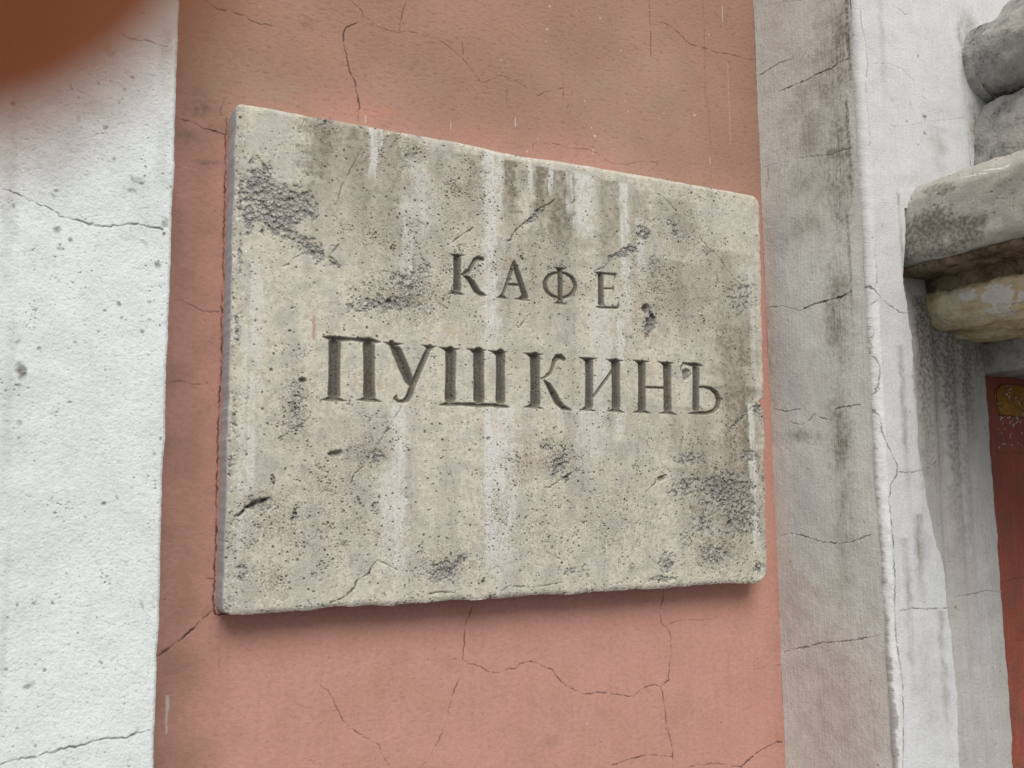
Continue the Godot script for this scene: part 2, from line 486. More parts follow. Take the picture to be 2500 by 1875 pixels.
	var mid := c.noise(70.0, 4, 12)
	var fine := c.noise(9.0, 4, 13)
	var grit := c.noise(2.6, 2, 14)
	var swirl := c.noise(6.0, 3, 15, 0.45)
	var streak := c.noise(14.0, 3, 16, 14.0)
	var tan := c.mask("tan")
	var salmon := c.mask("salmon")
	var pink := c.mask("pink")
	var soot := c.mask("soot")
	var red := lin(194, 145, 133)
	var red_b := lin(184, 136, 122)
	var tan_c := lin(178, 156, 134)
	var salmon_c := lin(204, 142, 120)
	var pink_c := lin(180, 144, 134)
	var soot_c := lin(116, 98, 88)
	var olive := lin(164, 132, 106)
	var brown_w := lin(156, 124, 108)
	for j in c.h:
		var v := c.v0 + (c.h - 1 - j) * c.res
		var top := clampf((v - 2030.0) / 160.0, 0.0, 1.0)          # the upper part is the more weathered one
		for i in c.w:
			var left_w := clampf((20.0 - (c.u0 + i * c.res)) / 70.0, 0.0, 0.75)    # grime plus recess shade painted into the corner beside the white pilaster
			var k := j * c.w + i
			var b := big[k] / 255.0
			var m := mid[k] / 255.0
			var f := fine[k] / 255.0
			var g := grit[k] / 255.0
			var s := swirl[k] / 255.0
			var x := red.lerp(red_b, clampf((m - 0.4) * 2.0, 0.0, 1.0) * 0.5 + top * 0.35)
			x = x.lerp(olive, clampf((b * 0.6 + m * 0.5 - 0.45) * 2.2, 0.0, 1.0) * (0.08 + 0.55 * top))
			x = x.lerp(tan_c, clampf(tan[k] * (0.75 + 1.1 * (m - 0.4) + 0.5 * (f - 0.5)), 0.0, 0.88))
			x = x.lerp(salmon_c, clampf(salmon[k] * (m + f - 0.4), 0.0, 0.8))
			x = x.lerp(pink_c, clampf(pink[k] * (0.75 + (f - 0.5)), 0.0, 0.8))
			x = x.lerp(olive, clampf((streak[k] / 255.0 - 0.52) * 2.0, 0.0, 1.0) * 0.22)
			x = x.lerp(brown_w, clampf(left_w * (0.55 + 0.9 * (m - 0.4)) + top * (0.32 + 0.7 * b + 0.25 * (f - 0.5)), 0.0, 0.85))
			x = x.lerp(soot_c, clampf(soot[k] * (0.3 + 1.8 * (f - 0.3)), 0.0, 0.85))
			x *= 1.0 + (g - 0.5) * 0.16 + (f - 0.5) * 0.16
			var pit := clampf((0.33 - s) * 6.0, 0.0, 1.0)
			x *= 1.0 - pit * (0.10 + 0.10 * top)
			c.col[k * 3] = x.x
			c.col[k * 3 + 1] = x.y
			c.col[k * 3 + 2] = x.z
			c.bump[k] = (s - 0.5) * (0.16 + 0.22 * top) + (g - 0.5) * 0.3 + (f - 0.5) * 0.22 - pit * 0.08
			c.deep[k] = (m - 0.5) * 0.9 + (b - 0.5) * 3.0
	c.pits(900, 0.5, 1.6, lin(105, 72, 62), 0.7, 0.35)
	c.pits(60, 0.5, 0.9, lin(212, 200, 190), 0.7, -0.1)
	c.lay("drip", lin(204, 196, 190), 0.8)
	c.lay_cracks(lin(62, 42, 40), 1.0)


func paint_white(c: Canvas, base: Vector3, shade: Vector3, seed_: int, rough: float, brushed: float) -> void:
	var big := c.noise(220.0, 3, seed_)
	var mid := c.noise(45.0, 4, seed_ + 1)
	var fine := c.noise(8.0, 4, seed_ + 2)
	var grit := c.noise(3.0, 2, seed_ + 3)
	var brush := c.noise(4.6, 4, seed_ + 4, 16.0)
	var swirl := c.noise(7.0, 3, seed_ + 5, 0.8)
	var grey := c.mask("grey")
	var soot := c.mask("soot")
	var dirt := c.mask("dirt")
	var pale := c.mask("pale")
	var rose := c.mask("rose")
	var rust := c.mask("rust")
	var grey_c := lin(184, 186, 180)
	var soot_c := lin(112, 108, 98)
	var dirt_c := lin(138, 132, 121)
	var pale_c := lin(196, 194, 194)
	var rose_c := lin(192, 178, 176)
	var rust_c := lin(150, 108, 84)
	for k in c.w * c.h:
		var b := big[k] / 255.0
		var m := mid[k] / 255.0
		var f := fine[k] / 255.0
		var g := grit[k] / 255.0
		var s := swirl[k] / 255.0
		var br := brush[k] / 255.0
		var x := base.lerp(shade, clampf((b * 0.5 + m * 0.6 - 0.35) * 1.8, 0.0, 1.0) * 0.7)
		x = x.lerp(grey_c, clampf(grey[k] * (0.4 + m), 0.0, 0.9))
		x = x.lerp(rose_c, clampf(rose[k] * (0.6 + 0.8 * m), 0.0, 0.9))
		x = x.lerp(pale_c, clampf(pale[k] * (0.3 + 1.2 * br), 0.0, 0.9))
		x = x.lerp(dirt_c, clampf(dirt[k] * (0.35 + 1.0 * m + 1.1 * (br - 0.5) + 0.8 * (f - 0.5)), 0.0, 0.92))
		x = x.lerp(soot_c, clampf(soot[k] * (0.35 + 1.4 * (f - 0.25) + brushed * (br - 0.5)), 0.0, 0.92))
		x = x.lerp(rust_c, rust[k] * (0.4 + f) * 0.8)
		x *= 1.0 + (g - 0.5) * 0.1 * rough + (br - 0.5) * 0.3 * brushed + (f - 0.5) * 0.1
		var pit := clampf((0.31 - s) * 7.0, 0.0, 1.0) * rough
		x *= 1.0 - pit * 0.13
		c.col[k * 3] = x.x
		c.col[k * 3 + 1] = x.y
		c.col[k * 3 + 2] = x.z
		c.bump[k] = ((s - 0.5) * 0.26 + (f - 0.5) * 0.35 - pit * 0.2) * rough + (g - 0.5) * 0.42 + (br - 0.5) * 0.8 * brushed - soot[k] * 0.25 * rough
		c.deep[k] = (m - 0.5) * 0.9 + (b - 0.5) * 2.0


# ---------------------------------------------------------------- the plaque

var groove := PackedFloat32Array()
var which := PackedByteArray()


# cuts one stroke of a letter: x, y, half width along its middle; the section is a V
func cut(c: Canvas, letter: int, p: Array) -> void:
	for s in p.size() / 3 - 1:
		var a := Vector2(p[s * 3], p[s * 3 + 1])
		var b := Vector2(p[s * 3 + 3], p[s * 3 + 4])
		var ra: float = p[s * 3 + 2]
		var rb: float = p[s * 3 + 5]
		var reach := maxf(ra, rb) + 1.0
		var ab := b - a
		var l2 := maxf(ab.length_squared(), 0.0001)
		var i0 := maxi(0, int((minf(a.x, b.x) - reach - c.u0) / c.res))
		var i1 := mini(c.w - 1, int((maxf(a.x, b.x) + reach - c.u0) / c.res) + 1)
		var j0 := maxi(0, int((minf(a.y, b.y) - reach - c.v0) / c.res))
		var j1 := mini(c.h - 1, int((maxf(a.y, b.y) + reach - c.v0) / c.res) + 1)
		for j in range(j0, j1 + 1):
			for i in range(i0, i1 + 1):
				var q := Vector2(c.u0 + i * c.res, c.v0 + j * c.res)
				var t := clampf((q - a).dot(ab) / l2, 0.0, 1.0)
				var d := lerpf(ra, rb, t) - q.distance_to(a + ab * t) + c.wob.get_noise_2d(q.x * 2.2, q.y * 2.2) * 0.25
				if d <= 0.0:
					continue
				var k := (c.h - 1 - j) * c.w + i
				if d > groove[k]:
					groove[k] = d
					which[k] = letter


func paint_slab(c: Canvas) -> void:
	groove.resize(c.w * c.h)
	which.resize(c.w * c.h)
	cut(c, 1, [285.3, 435.6, 6.4, 285.3, 423.7, 5.9, 285.2, 407.9, 5.9, 285.2, 396.1, 6.4])
	cut(c, 1, [273.5, 440.7, 0.8, 278.1, 440.2, 1.6, 281.9, 439.3, 3.1, 285.2, 438.4, 4.6, 288.5, 439.6, 3.1, 292.3, 440.9, 1.6, 297, 441.7, 0.8])
	cut(c, 1, [272.8, 388.5, 0.8, 277.4, 389.1, 1.6, 281.2, 390.2, 3.1, 284.4, 391.3, 4.6, 287.7, 390.2, 3.1, 291.5, 389.1, 1.6, 296.2, 388.5, 0.8])
	cut(c, 1, [287.3, 413.8, 1.5, 296, 417.1, 2.6, 302.8, 422.7, 3.3, 307, 430.3, 3.3, 310.5, 436.7, 3.7, 315.9, 440, 3.7, 321.9, 439, 3.3])
	cut(c, 1, [294, 414.2, 1.9, 301.9, 410.7, 4.1, 307.7, 404.2, 5.2, 312.7, 396.5, 5.2, 318.6, 392.2, 4.1, 326.9, 390.8, 1.5])
	cut(c, 2, [368.4, 440.8, 1.9, 367.4, 436, 3.3, 360.4, 417.2, 3, 350.4, 391.9, 2.6])
	cut(c, 2, [368.4, 440.8, 2.2, 371.1, 432.2, 4.8, 378.3, 413.4, 5.2, 385.5, 394, 5.2])
	cut(c, 2, [341, 389.3, 0.7, 344.8, 389.8, 1.4, 347.9, 390.8, 2.7, 350.5, 391.7, 4, 353.2, 390.7, 2.7, 356.3, 389.7, 1.4, 360.1, 389.1, 0.7])
	cut(c, 2, [369.3, 389.8, 0.8, 374.1, 390.3, 1.6, 378, 391.3, 3.1, 381.4, 392.3, 4.6, 384.8, 391.1, 3.1, 388.7, 389.9, 1.6, 393.5, 389.2, 0.8])
	cut(c, 2, [358.8, 408.7, 2.2, 369.6, 409.2, 2.6, 379.5, 409.3, 1.9])
	cut(c, 3, [464.1, 417, 4.1, 463.6, 421, 4, 461.9, 424.6, 3.8, 459, 427.8, 3.5, 455.2, 430.4, 3.1, 450.7, 432.2, 2.8, 445.6, 433.2, 2.4, 440.2, 433.3, 2.2, 434.8, 432.4, 2.4, 429.8, 430.8, 2.8, 425.2, 428.4, 3.1, 421.4, 425.3, 3.5, 418.5, 421.8, 3.8, 416.7, 418, 4, 416, 414, 4.1, 416.6, 410.1, 4, 418.3, 406.5, 3.8, 421, 403.4, 3.5, 424.7, 400.8, 3.1, 429.2, 399, 2.8, 434.2, 398, 2.4, 439.6, 397.8, 2.2, 444.9, 398.6, 2.4, 450, 400.2, 2.8, 454.7, 402.6, 3.1, 458.6, 405.6, 3.5, 461.5, 409.1, 3.8, 463.4, 413, 4, 464.1, 417, 4.1])
	cut(c, 3, [440.2, 435.5, 4.8, 440.1, 423.4, 4.5, 440, 407.3, 4.5, 439.8, 395.3, 4.8])
	cut(c, 3, [430, 439.6, 0.8, 434, 439, 1.6, 437.1, 437.8, 3.1, 439.9, 436.7, 4.6, 442.8, 437.9, 3.1, 446, 439, 1.6, 450.1, 439.7, 0.8])
	cut(c, 3, [428.4, 389.2, 0.7, 432.8, 389.8, 1.5, 436.2, 390.8, 2.9, 439.3, 391.9, 4.3, 442.3, 390.8, 2.9, 445.8, 389.7, 1.5, 450.1, 389.1, 0.7])
	cut(c, 4, [506.8, 436.4, 5.6, 506.6, 424.4, 5.2, 506.4, 408.5, 5.2, 506.2, 396.5, 5.6])
	cut(c, 4, [496, 439.7, 1.1, 502.8, 438.6, 2.6, 516.5, 439.5, 2.2, 530.9, 439.8, 2.6])
	cut(c, 4, [531.6, 440.1, 2.6, 530.5, 435, 1.5, 529.3, 430.8, 0.7])
	cut(c, 4, [507.4, 417.4, 1.9, 519.3, 418.3, 1.9, 527.3, 419.1, 1.9])
	cut(c, 4, [527.4, 424.7, 0.7, 527.3, 419.4, 2.6, 526.8, 413.4, 0.7])
	cut(c, 4, [497.5, 390.1, 1.1, 505.7, 390.5, 3, 520.3, 390.9, 2.2, 533.1, 392, 2.6])
	cut(c, 4, [533.8, 392.1, 2.6, 535, 398, 1.5, 536.5, 403.2, 0.7])
	cut(c, 5, [122.6, 313.7, 8.5, 122.6, 295, 7.9, 122.5, 270.2, 7.9, 122.4, 251.7, 8.5])
	cut(c, 5, [165.6, 314.9, 8.5, 165.9, 295.9, 7.9, 166.4, 270.7, 7.9, 166.7, 251.9, 8.5])
	cut(c, 5, [107.9, 319.9, 1.3, 116, 318.8, 3.6, 122.6, 318, 4.6, 144, 319.3, 2.6, 165.6, 319, 4.6, 172.7, 318.7, 3.3, 180.6, 318.5, 1.3])
	cut(c, 5, [105.3, 243.4, 0.9, 111.8, 244.2, 2, 116.9, 245.5, 3.8, 121.5, 246.9, 5.6, 126.1, 245.6, 3.8, 131.3, 244.2, 2, 137.9, 243.5, 0.9])
	cut(c, 5, [150.2, 245.2, 0.9, 156.7, 245.8, 2, 162, 247, 3.8, 166.6, 248.3, 5.6, 171.2, 246.8, 3.8, 176.6, 245.3, 2, 183.3, 244.3, 0.9])
	cut(c, 6, [195.3, 317.8, 4.6, 202.1, 308, 7.5, 211.6, 288, 7.9, 218.4, 273, 6.6, 222.5, 265.6, 3.9])
	cut(c, 6, [246.4, 317.4, 3.3, 240.3, 303.9, 4.6, 230.7, 282.7, 4.6, 223.4, 265.6, 4.6, 219.9, 255.2, 4.9, 215.8, 248.7, 4.3, 210.4, 245.9, 2.9, 204.5, 245.9, 2.6, 200.2, 249.3, 2.9, 201.8, 251.9, 2.3])
	cut(c, 6, [183.8, 318.6, 0.9, 189.1, 317.8, 1.8, 193.4, 316.4, 3.4, 197.2, 315.1, 5.1, 200.9, 316.3, 3.4, 205.2, 317.5, 1.8, 210.7, 318.1, 0.9])
	cut(c, 6, [234.8, 318.6, 0.8, 239.2, 317.8, 1.6, 242.8, 316.5, 3.1, 245.9, 315.2, 4.6, 249, 316.3, 3.1, 252.6, 317.4, 1.6, 257.1, 318, 0.8])
	cut(c, 7, [275.8, 311.6, 8.5, 275.6, 294, 7.9, 275.3, 270.6, 7.9, 275.1, 253.2, 8.5])
	cut(c, 7, [315.7, 313, 8.8, 315.7, 295.3, 8.2, 315.7, 271.8, 8.2, 315.7, 254.3, 8.8])
	cut(c, 7, [347.8, 313.7, 7.8, 347.5, 295.7, 7.2, 347, 271.7, 7.2, 346.7, 253.9, 7.8])
	cut(c, 7, [258.5, 317.2, 0.9, 264.5, 316.2, 2, 269.4, 314.7, 3.8, 273.6, 313.2, 5.6, 277.9, 314.6, 3.8, 282.8, 316, 2, 289, 316.8, 0.9])
	cut(c, 7, [297.9, 317.9, 0.9, 303.6, 317.1, 2, 308.2, 315.6, 3.8, 312.2, 314.1, 5.6, 316.2, 315.6, 3.8, 320.9, 317.1, 2, 326.7, 317.9, 0.9])
	cut(c, 7, [329.3, 317.6, 0.9, 335.1, 316.9, 1.8, 339.7, 315.5, 3.4, 343.8, 314.1, 5.1, 347.9, 315.5, 3.4, 352.6, 316.8, 1.8, 358.5, 317.6, 0.9])
	cut(c, 7, [260.4, 243.5, 1.3, 271.1, 245.2, 3.6, 291, 245.5, 2.6, 315.6, 245.6, 3.9, 331.8, 246, 2.6, 346.6, 245.7, 3.9, 359.2, 244.3, 1.3])
	cut(c, 8, [399.7, 312.3, 8.5, 399.5, 294.2, 7.9, 399.3, 270.1, 7.9, 399.1, 252.1, 8.5])
	cut(c, 8, [381.4, 317.9, 0.9, 387.4, 317, 2, 392.2, 315.4, 3.8, 396.4, 313.9, 5.6, 400.7, 315.4, 3.8, 405.5, 316.8, 2, 411.7, 317.7, 0.9])
	cut(c, 8, [380.8, 245.1, 0.9, 386.9, 245.8, 2, 391.8, 247.1, 3.8, 396.1, 248.4, 5.6, 400.4, 246.8, 3.8, 405.3, 245.1, 2, 411.4, 244, 0.9])
	cut(c, 8, [404.5, 283.3, 1, 415.3, 287.4, 2.3, 422.6, 293.3, 2.9, 426.6, 301.6, 3.3, 429, 310.1, 3.9, 434.2, 315.7, 4.6, 440, 316, 4.6, 444.4, 313, 3.6])
	cut(c, 8, [413, 282.3, 2, 420.1, 275.5, 4.6, 427.5, 264.2, 5.9, 433.7, 254, 5.9, 441.3, 247.1, 4.6, 454.7, 243.7, 1.3])
	cut(c, 9, [485, 311.1, 7.4, 484.6, 293.3, 6.9, 484, 269.6, 6.9, 483.6, 252, 7.4])
	cut(c, 9, [528.8, 311.7, 8.1, 528.5, 294, 7.5, 528.2, 270.5, 7.5, 527.9, 252.9, 8.1])
	cut(c, 9, [467.9, 317, 0.9, 474, 316.2, 1.9, 478.8, 314.8, 3.6, 483, 313.4, 5.3, 487.4, 314.9, 3.6, 492.3, 316.5, 1.9, 498.5, 317.5, 0.9])
	cut(c, 9, [511.9, 317.1, 0.9, 518, 316.3, 1.9, 522.8, 314.8, 3.6, 527, 313.3, 5.3, 531.3, 314.8, 3.6, 536.2, 316.3, 1.9, 542.4, 317.2, 0.9])
	cut(c, 9, [466.7, 244.3, 0.9, 472.3, 245, 1.8, 476.8, 246.4, 3.4, 480.7, 247.7, 5.1, 484.6, 246.3, 3.4, 489.1, 244.8, 1.8, 494.7, 243.9, 0.9])
	cut(c, 9, [512.1, 244.5, 0.9, 518.2, 245.1, 1.8, 523.1, 246.3, 3.4, 527.4, 247.6, 5.1, 531.6, 246, 3.4, 536.5, 244.4, 1.8, 542.7, 243.3, 0.9])
	cut(c, 9, [524.9, 304.3, 2.6, 505.6, 281.8, 2.9, 485.7, 258.3, 2.6])
	cut(c, 10, [573, 312.8, 7.4, 572.6, 294.4, 6.9, 572.1, 270.1, 6.9, 571.7, 251.9, 7.4])
	cut(c, 10, [617.7, 312.8, 8.1, 617.3, 294.6, 7.5, 616.7, 270.5, 7.5, 616.3, 252.5, 8.1])
	cut(c, 10, [556.7, 318.7, 0.9, 562.5, 317.7, 1.9, 567.2, 316.2, 3.6, 571.3, 314.6, 5.3, 575.5, 316.1, 3.6, 580.3, 317.6, 1.9, 586.3, 318.4, 0.9])
	cut(c, 10, [600.6, 319, 0.9, 606.5, 318, 1.9, 611.2, 316.4, 3.6, 615.3, 314.8, 5.3, 619.5, 316.3, 3.6, 624.3, 317.8, 1.9, 630.4, 318.7, 0.9])
	cut(c, 10, [555.8, 244.3, 0.9, 561.9, 245.1, 1.8, 566.9, 246.5, 3.4, 571.3, 247.9, 5.1, 575.5, 246.4, 3.4, 580.4, 244.9, 1.8, 586.6, 243.9, 0.9])
	cut(c, 10, [600.9, 244.4, 0.9, 607.1, 245.1, 1.8, 612.2, 246.4, 3.4, 616.6, 247.7, 5.1, 621, 246.1, 3.4, 626, 244.5, 1.8, 632.3, 243.4, 0.9])
	cut(c, 10, [576.2, 280.6, 2.3, 593.9, 281.1, 2.6, 611.9, 281.4, 2.3])
	cut(c, 11, [670.3, 313, 7.4, 669.6, 295.6, 6.9, 668.6, 272.6, 6.9, 667.9, 255.4, 7.4])
	cut(c, 11, [646.3, 319.5, 2, 659.2, 318.2, 3.3, 670.5, 317.9, 4.6, 683, 318, 1.3])
	cut(c, 11, [648.1, 319.3, 2, 642.7, 314.2, 2, 641.7, 307.9, 1.3])
	cut(c, 11, [672.1, 285.1, 2, 684.3, 286.3, 2.6, 697.5, 284.2, 3.6, 706.8, 278.2, 4.9, 711.4, 269, 5.6, 708.3, 258.8, 4.9, 699.9, 251.2, 3.6, 686.4, 247.8, 2.9, 669.4, 247.2, 3.3, 653.4, 246, 1.3])
	c.line([152.6, 560.4, 146.3, 545.6, 139.2, 530.9, 128.6, 508.6, 121.8, 484.3], 1.5, 0.6, 0.8)
	c.line([279.7, 458.1, 291.8, 468.1, 308.2, 479.6], 1.9, 0.8, 0.8)
	c.line([69.9, 411.4, 78.3, 417.5, 86.8, 422.8], 1.6, 0.7, 0.8)
	c.line([57.5, 401.4, 65.8, 404.9], 1.4, 0.7, 0.8)
	c.line([126.9, 436.2, 119.9, 427.5, 113, 417.9, 97.4, 407.5], 1.9, 0.6, 0.8)
	c.line([104.2, 420.4, 120.1, 411.7, 129, 409.1], 1.6, 0.6, 0.8)
	c.line([254.9, 377.6, 271.6, 368.1], 1.4, 0.7, 0.8)
	c.line([265.8, 534.6, 300.2, 529.2], 0.9, 0.4, 0.8)
	c.line([100.1, 574.9, 93.2, 565.6], 1.2, 0.5, 0.8)
	c.line([112.7, 561.8, 118.3, 546.5], 1.1, 0.5, 0.8)
	c.line([224.7, 481.9, 242.1, 473.1], 1.2, 0.5, 0.8)
	c.line([434.1, 536.6, 422.1, 526.5, 410.3, 520.6, 396.2, 505.2, 380, 491.7, 368.5, 481, 362.7, 469, 354.9, 468.1], 2.2, 0.85, 0.8)
	c.line([364.9, 461.8, 359.3, 457.4, 355.8, 448.9], 1.5, 0.6, 0.8)
	c.line([606.3, 570, 619.6, 566.3, 640.7, 548.9, 656.7, 535.1], 1.6, 0.6, 0.8)
	c.line([680.8, 515.4, 705.3, 495.4, 722, 485.8, 732.8, 470.9], 1.6, 0.6, 0.8)
	c.line([732.8, 470.9, 752.3, 454.5, 783.4, 429.7], 1.3, 0.45, 0.8)
	c.line([494.9, 440.2, 512.4, 448.5, 522.7, 459.2, 543.1, 468, 558.8, 478.5, 576.9, 478.4], 1.5, 0.5, 0.8)
	c.line([386.3, 366, 377.1, 354.2], 1.5, 0.7, 0.8)
	c.line([702.2, 425.6, 714.7, 420], 1.4, 0.6, 0.8)
	c.line([757.5, 354, 758.1, 335.8, 745.8, 321.5], 1.5, 0.5, 0.8)
	c.line([90, 218.1, 76, 209, 57.2, 196.4], 1.8, 0.75, 0.8)
	c.line([210.9, 242.9, 191.6, 213, 182.2, 198.2, 174.7, 187.3, 160.7, 165.6], 1.4, 0.6, 0.8)
	c.line([160.7, 165.6, 148.8, 156.7, 144.3, 144.3], 2.0, 0.8, 0.8)
	c.line([47.5, 128.3, 36.6, 122.5, 20.9, 117.6, 16.1, 111, 8.8, 107.9], 2.8, 0.95, 0.8)
	c.line([178.5, 53.2, 172.1, 45.6, 166.6, 37.1, 153.8, 30.8, 150.2, 21.5, 137.6, 11.9, 121.6, 6.8], 2.0, 0.8, 0.8)
	c.line([178.5, 53.2, 190.8, 47.5, 204.1, 40.5], 1.5, 0.6, 0.8)
	c.line([90.8, 13.5, 98.7, 4.7], 1.6, 0.7, 0.8)
	c.line([273, 170.3, 275, 157.3, 279, 144.3], 1.2, 0.5, 0.8)
	c.line([110.8, 137.4, 121.6, 134.7], 1.4, 0.6, 0.8)
	c.line([130.5, 78.2, 145.1, 75.2], 1.2, 0.5, 0.8)
	c.line([168, 90.4, 181.1, 83], 1.4, 0.7, 0.8)
	c.line([244.9, 9.7, 260.7, 11.5, 280.7, 9.6], 1.7, 0.7, 0.8)
	c.line([458.8, 162.2, 450.5, 157.2, 436.5, 150.2, 416.9, 139.4], 2.0, 0.8, 0.8)
	c.line([441.1, 148.2, 459.5, 143.3], 1.2, 0.5, 0.8)
	c.line([573.5, 131.9, 582.7, 140.1, 590.5, 144.3, 594.6, 152.6, 610.3, 156.8], 2.0, 0.8, 0.8)
	c.line([714.9, 208.5, 732.7, 227.7, 756.4, 243.9, 774.6, 260.3], 1.8, 0.6, 0.8)
	c.line([412.1, 55.3, 433.4, 45.9], 1.3, 0.6, 0.8)
	c.line([378.9, 48.8, 389.9, 57.9], 1.0, 0.4, 0.8)
	c.line([344, 8.2, 361.1, 13.8, 384.9, 10.8, 404.8, 11.7, 436.2, 15], 1.6, 0.6, 0.8)
	c.line([492.8, 52.6, 505.1, 66.2], 1.0, 0.4, 0.8)
	c.line([524.8, 169.7, 525.1, 160.6], 1.0, 0.5, 0.8)
	c.line([452.3, 73.5, 459.4, 79.2], 1.6, 0.7, 0.8)
	c.blob("rough", 27.9, 496, 24.9, 39.4, -10, 1, 0.7)
	c.blob("rough", 72.5, 479.6, 33.3, 27.4, -20, 1, 0.7)
	c.blob("rough", 50.7, 453.9, 39.5, 23.7, -25, 1, 0.7)
	c.blob("rough", 93.2, 427.8, 30.1, 13.7, -38, 0.95, 0.7)
	c.blob("rough", 119.3, 413.5, 12.9, 5.2, -38, 0.7, 0.7)
	c.blob("rough", 18.1, 455.2, 11.9, 27.8, 0, 0.9, 0.7)
	c.blob("rough", 582, 505.7, 18.3, 15.2, 0, 0.9, 0.7)
	c.blob("rough", 548.7, 474.3, 40.9, 9.5, 25, 0.8, 0.7)
	c.blob("rough", 640.8, 516.5, 12.1, 35.3, 35, 0.5, 0.7)
	c.blob("rough", 760.6, 429.7, 37.3, 50.5, -40, 0.45, 0.7)
	c.blob("rough", 404.9, 513, 16.2, 7.8, 35, 0.8, 0.7)
	c.blob("rough", 396, 502, 22, 6.5, 35, 0.7, 0.7)
	c.blob("rough", 435.4, 172.2, 17.4, 28.4, -35, 0.8, 0.7)
	c.blob("rough", 414.3, 193.6, 14.3, 12.3, 0, 0.6, 0.7)
	c.blob("rough", 445.8, 150.7, 11.6, 6.2, 0, 0.8, 0.7)
	c.blob("rough", 788.4, 260.1, 27.9, 9.9, 35, 0.9, 0.7)
	c.blob("rough", 751.1, 241.2, 30.9, 7, 42, 0.6, 0.7)
	c.blob("rough", 266.2, 36, 30.4, 19.2, 15, 0.7, 0.7)
	c.blob("rough", 291.6, 52.1, 15.4, 9.1, 20, 0.6, 0.7)
	c.blob("rough", 175.7, 178, 20.3, 12.3, 20, 0.7, 0.7)
	c.blob("rough", 78, 233.7, 11, 32.6, 0, 0.45, 0.7)
	c.blob("rough", 719.4, 134.3, 71.4, 40.5, 0, 0.75, 0.7)
	c.blob("rough", 653, 181.1, 35.6, 16, 0, 0.6, 0.7)
	c.blob("rough", 743.7, 93.4, 53.9, 40.5, 0, 0.6, 0.7)
	c.blob("rough", 674.4, 88, 34.1, 26.4, 0, 0.55, 0.7)
	c.blob("rough", 643.1, 141.2, 42.1, 17.2, 20, 0.6, 0.7)
	c.blob("rough", 689.3, 41.3, 39.6, 26.3, 0, 0.6, 0.7)
	c.blob("rough", 606.4, 34.5, 21, 21.7, 0, 0.7, 0.7)
	c.blob("rough", 597.6, 12.6, 28.9, 7.6, 0, 0.7, 0.7)
	c.blob("rough", 766.3, 186, 27.3, 15.3, 0, 0.6, 0.7)
	c.blob("rough", 775.6, 21.4, 14.4, 12.2, 0, 0.8, 0.7)
	c.blob("rough", 215.7, 397.2, 27.9, 23.8, 0, 0.6, 0.7)
	c.blob("rough", 191.2, 368.3, 62.8, 15.2, 8, 0.65, 0.7)
	c.blob("rough", 155.1, 359.3, 30.1, 11.5, 5, 0.55, 0.7)
	c.blob("rough", 237.8, 417.5, 15.4, 30.1, 0, 0.5, 0.7)
	c.blob("rough", 604.8, 449.6, 18.5, 41.3, 0, 0.35, 0.7)
	c.blob("rough", 231, 603.8, 10.5, 24.9, 0, 0.5, 0.7)
	c.blob("rough", 218.3, 567.4, 9.1, 18.5, 0, 0.5, 0.7)
	c.blob("rough", 105.2, 587.2, 23.9, 7.1, -12, 0.5, 0.7)
	c.blob("rough", 587.4, 373, 10.7, 27.1, -12, 1, 0.7)
	c.blob("rough", 582.4, 394.2, 9.8, 6.8, 0, 1, 0.7)
	c.blob("rough", 128.1, 180.2, 11.4, 6.6, 0, 0.6, 0.7)
	c.blob("rough", 36.2, 123.5, 22.2, 13.6, 0, 0.55, 0.7)
	c.blob("rough", 113.2, 39.7, 24.6, 9.6, 0, 0.3, 0.7)
	c.blob("rough", 19.8, 48.8, 10.3, 18.4, -30, 0.6, 0.7)
	c.blob("rough", 461.4, 27.8, 33.7, 18.2, 0, 0.35, 0.7)
	c.blob("rough", 142.3, 454, 6, 4.7, 0, 0.4, 0.7)
	c.blob("rough", 6.7, 481.6, 4.8, 38.9, 0, 0.7, 0.7)
	c.blob("rough", 7.5, 404, 3.7, 32.9, 0, 0.6, 0.7)
	c.blob("rough", 6.3, 327.4, 4.2, 32.3, 0, 0.5, 0.7)
	c.blob("rough", 5.8, 220.5, 4.1, 36.8, 0, 0.6, 0.7)
	c.blob("rough", 4.2, 162.7, 4.1, 26, 0, 0.5, 0.7)
	c.blob("rough", 792.3, 246.1, 7.4, 21.2, 0, 0.6, 0.7)
	c.blob("rough", 791.6, 148, 7.3, 41.6, 0, 0.5, 0.7)
	c.blob("rough", 61.5, 472.4, 34.2, 28.4, -20, 1, 0.7)
	c.blob("rough", 39.2, 480.6, 27.9, 33.8, 0, 1, 0.7)
	c.blob("pitted", 52.4, 104.9, 59.8, 47.1, 0, 0.75, 0.95)
	c.blob("pitted", 361, 424.3, 195.8, 69.1, 0, 0.3, 0.95)
	c.blob("pitted", 112.5, 87.8, 153.9, 58.7, 0, 0.4, 0.95)
	c.blob("pitted", 391.6, 81.3, 145.7, 65.3, 0, 0.35, 0.95)
	c.blob("pitted", 706.9, 54, 97.6, 59.5, 0, 0.7, 0.95)
	c.blob("pitted", 300.1, 524, 84.3, 68.9, 0, 0.45, 0.95)
	c.blob("pitted", 203, 461.6, 97.6, 53.8, 0, 0.45, 0.95)
	c.blob("pitted", 215.8, 379.4, 84, 41.4, 0, 1, 0.95)
	c.blob("pitted", 657.5, 504.4, 80.5, 70.6, 0, 0.5, 0.95)
	c.blob("pitted", 628.6, 417.5, 114.1, 62, 0, 0.5, 0.95)
	c.blob("pitted", 76.9, 233.7, 27.8, 54.3, 0, 0.9, 0.95)
	c.blob("pitted", 710, 120.9, 107.6, 100.1, 0, 0.8, 0.95)
	c.blob("pitted", 435.5, 178.4, 58.9, 43.2, 0, 0.8, 0.95)
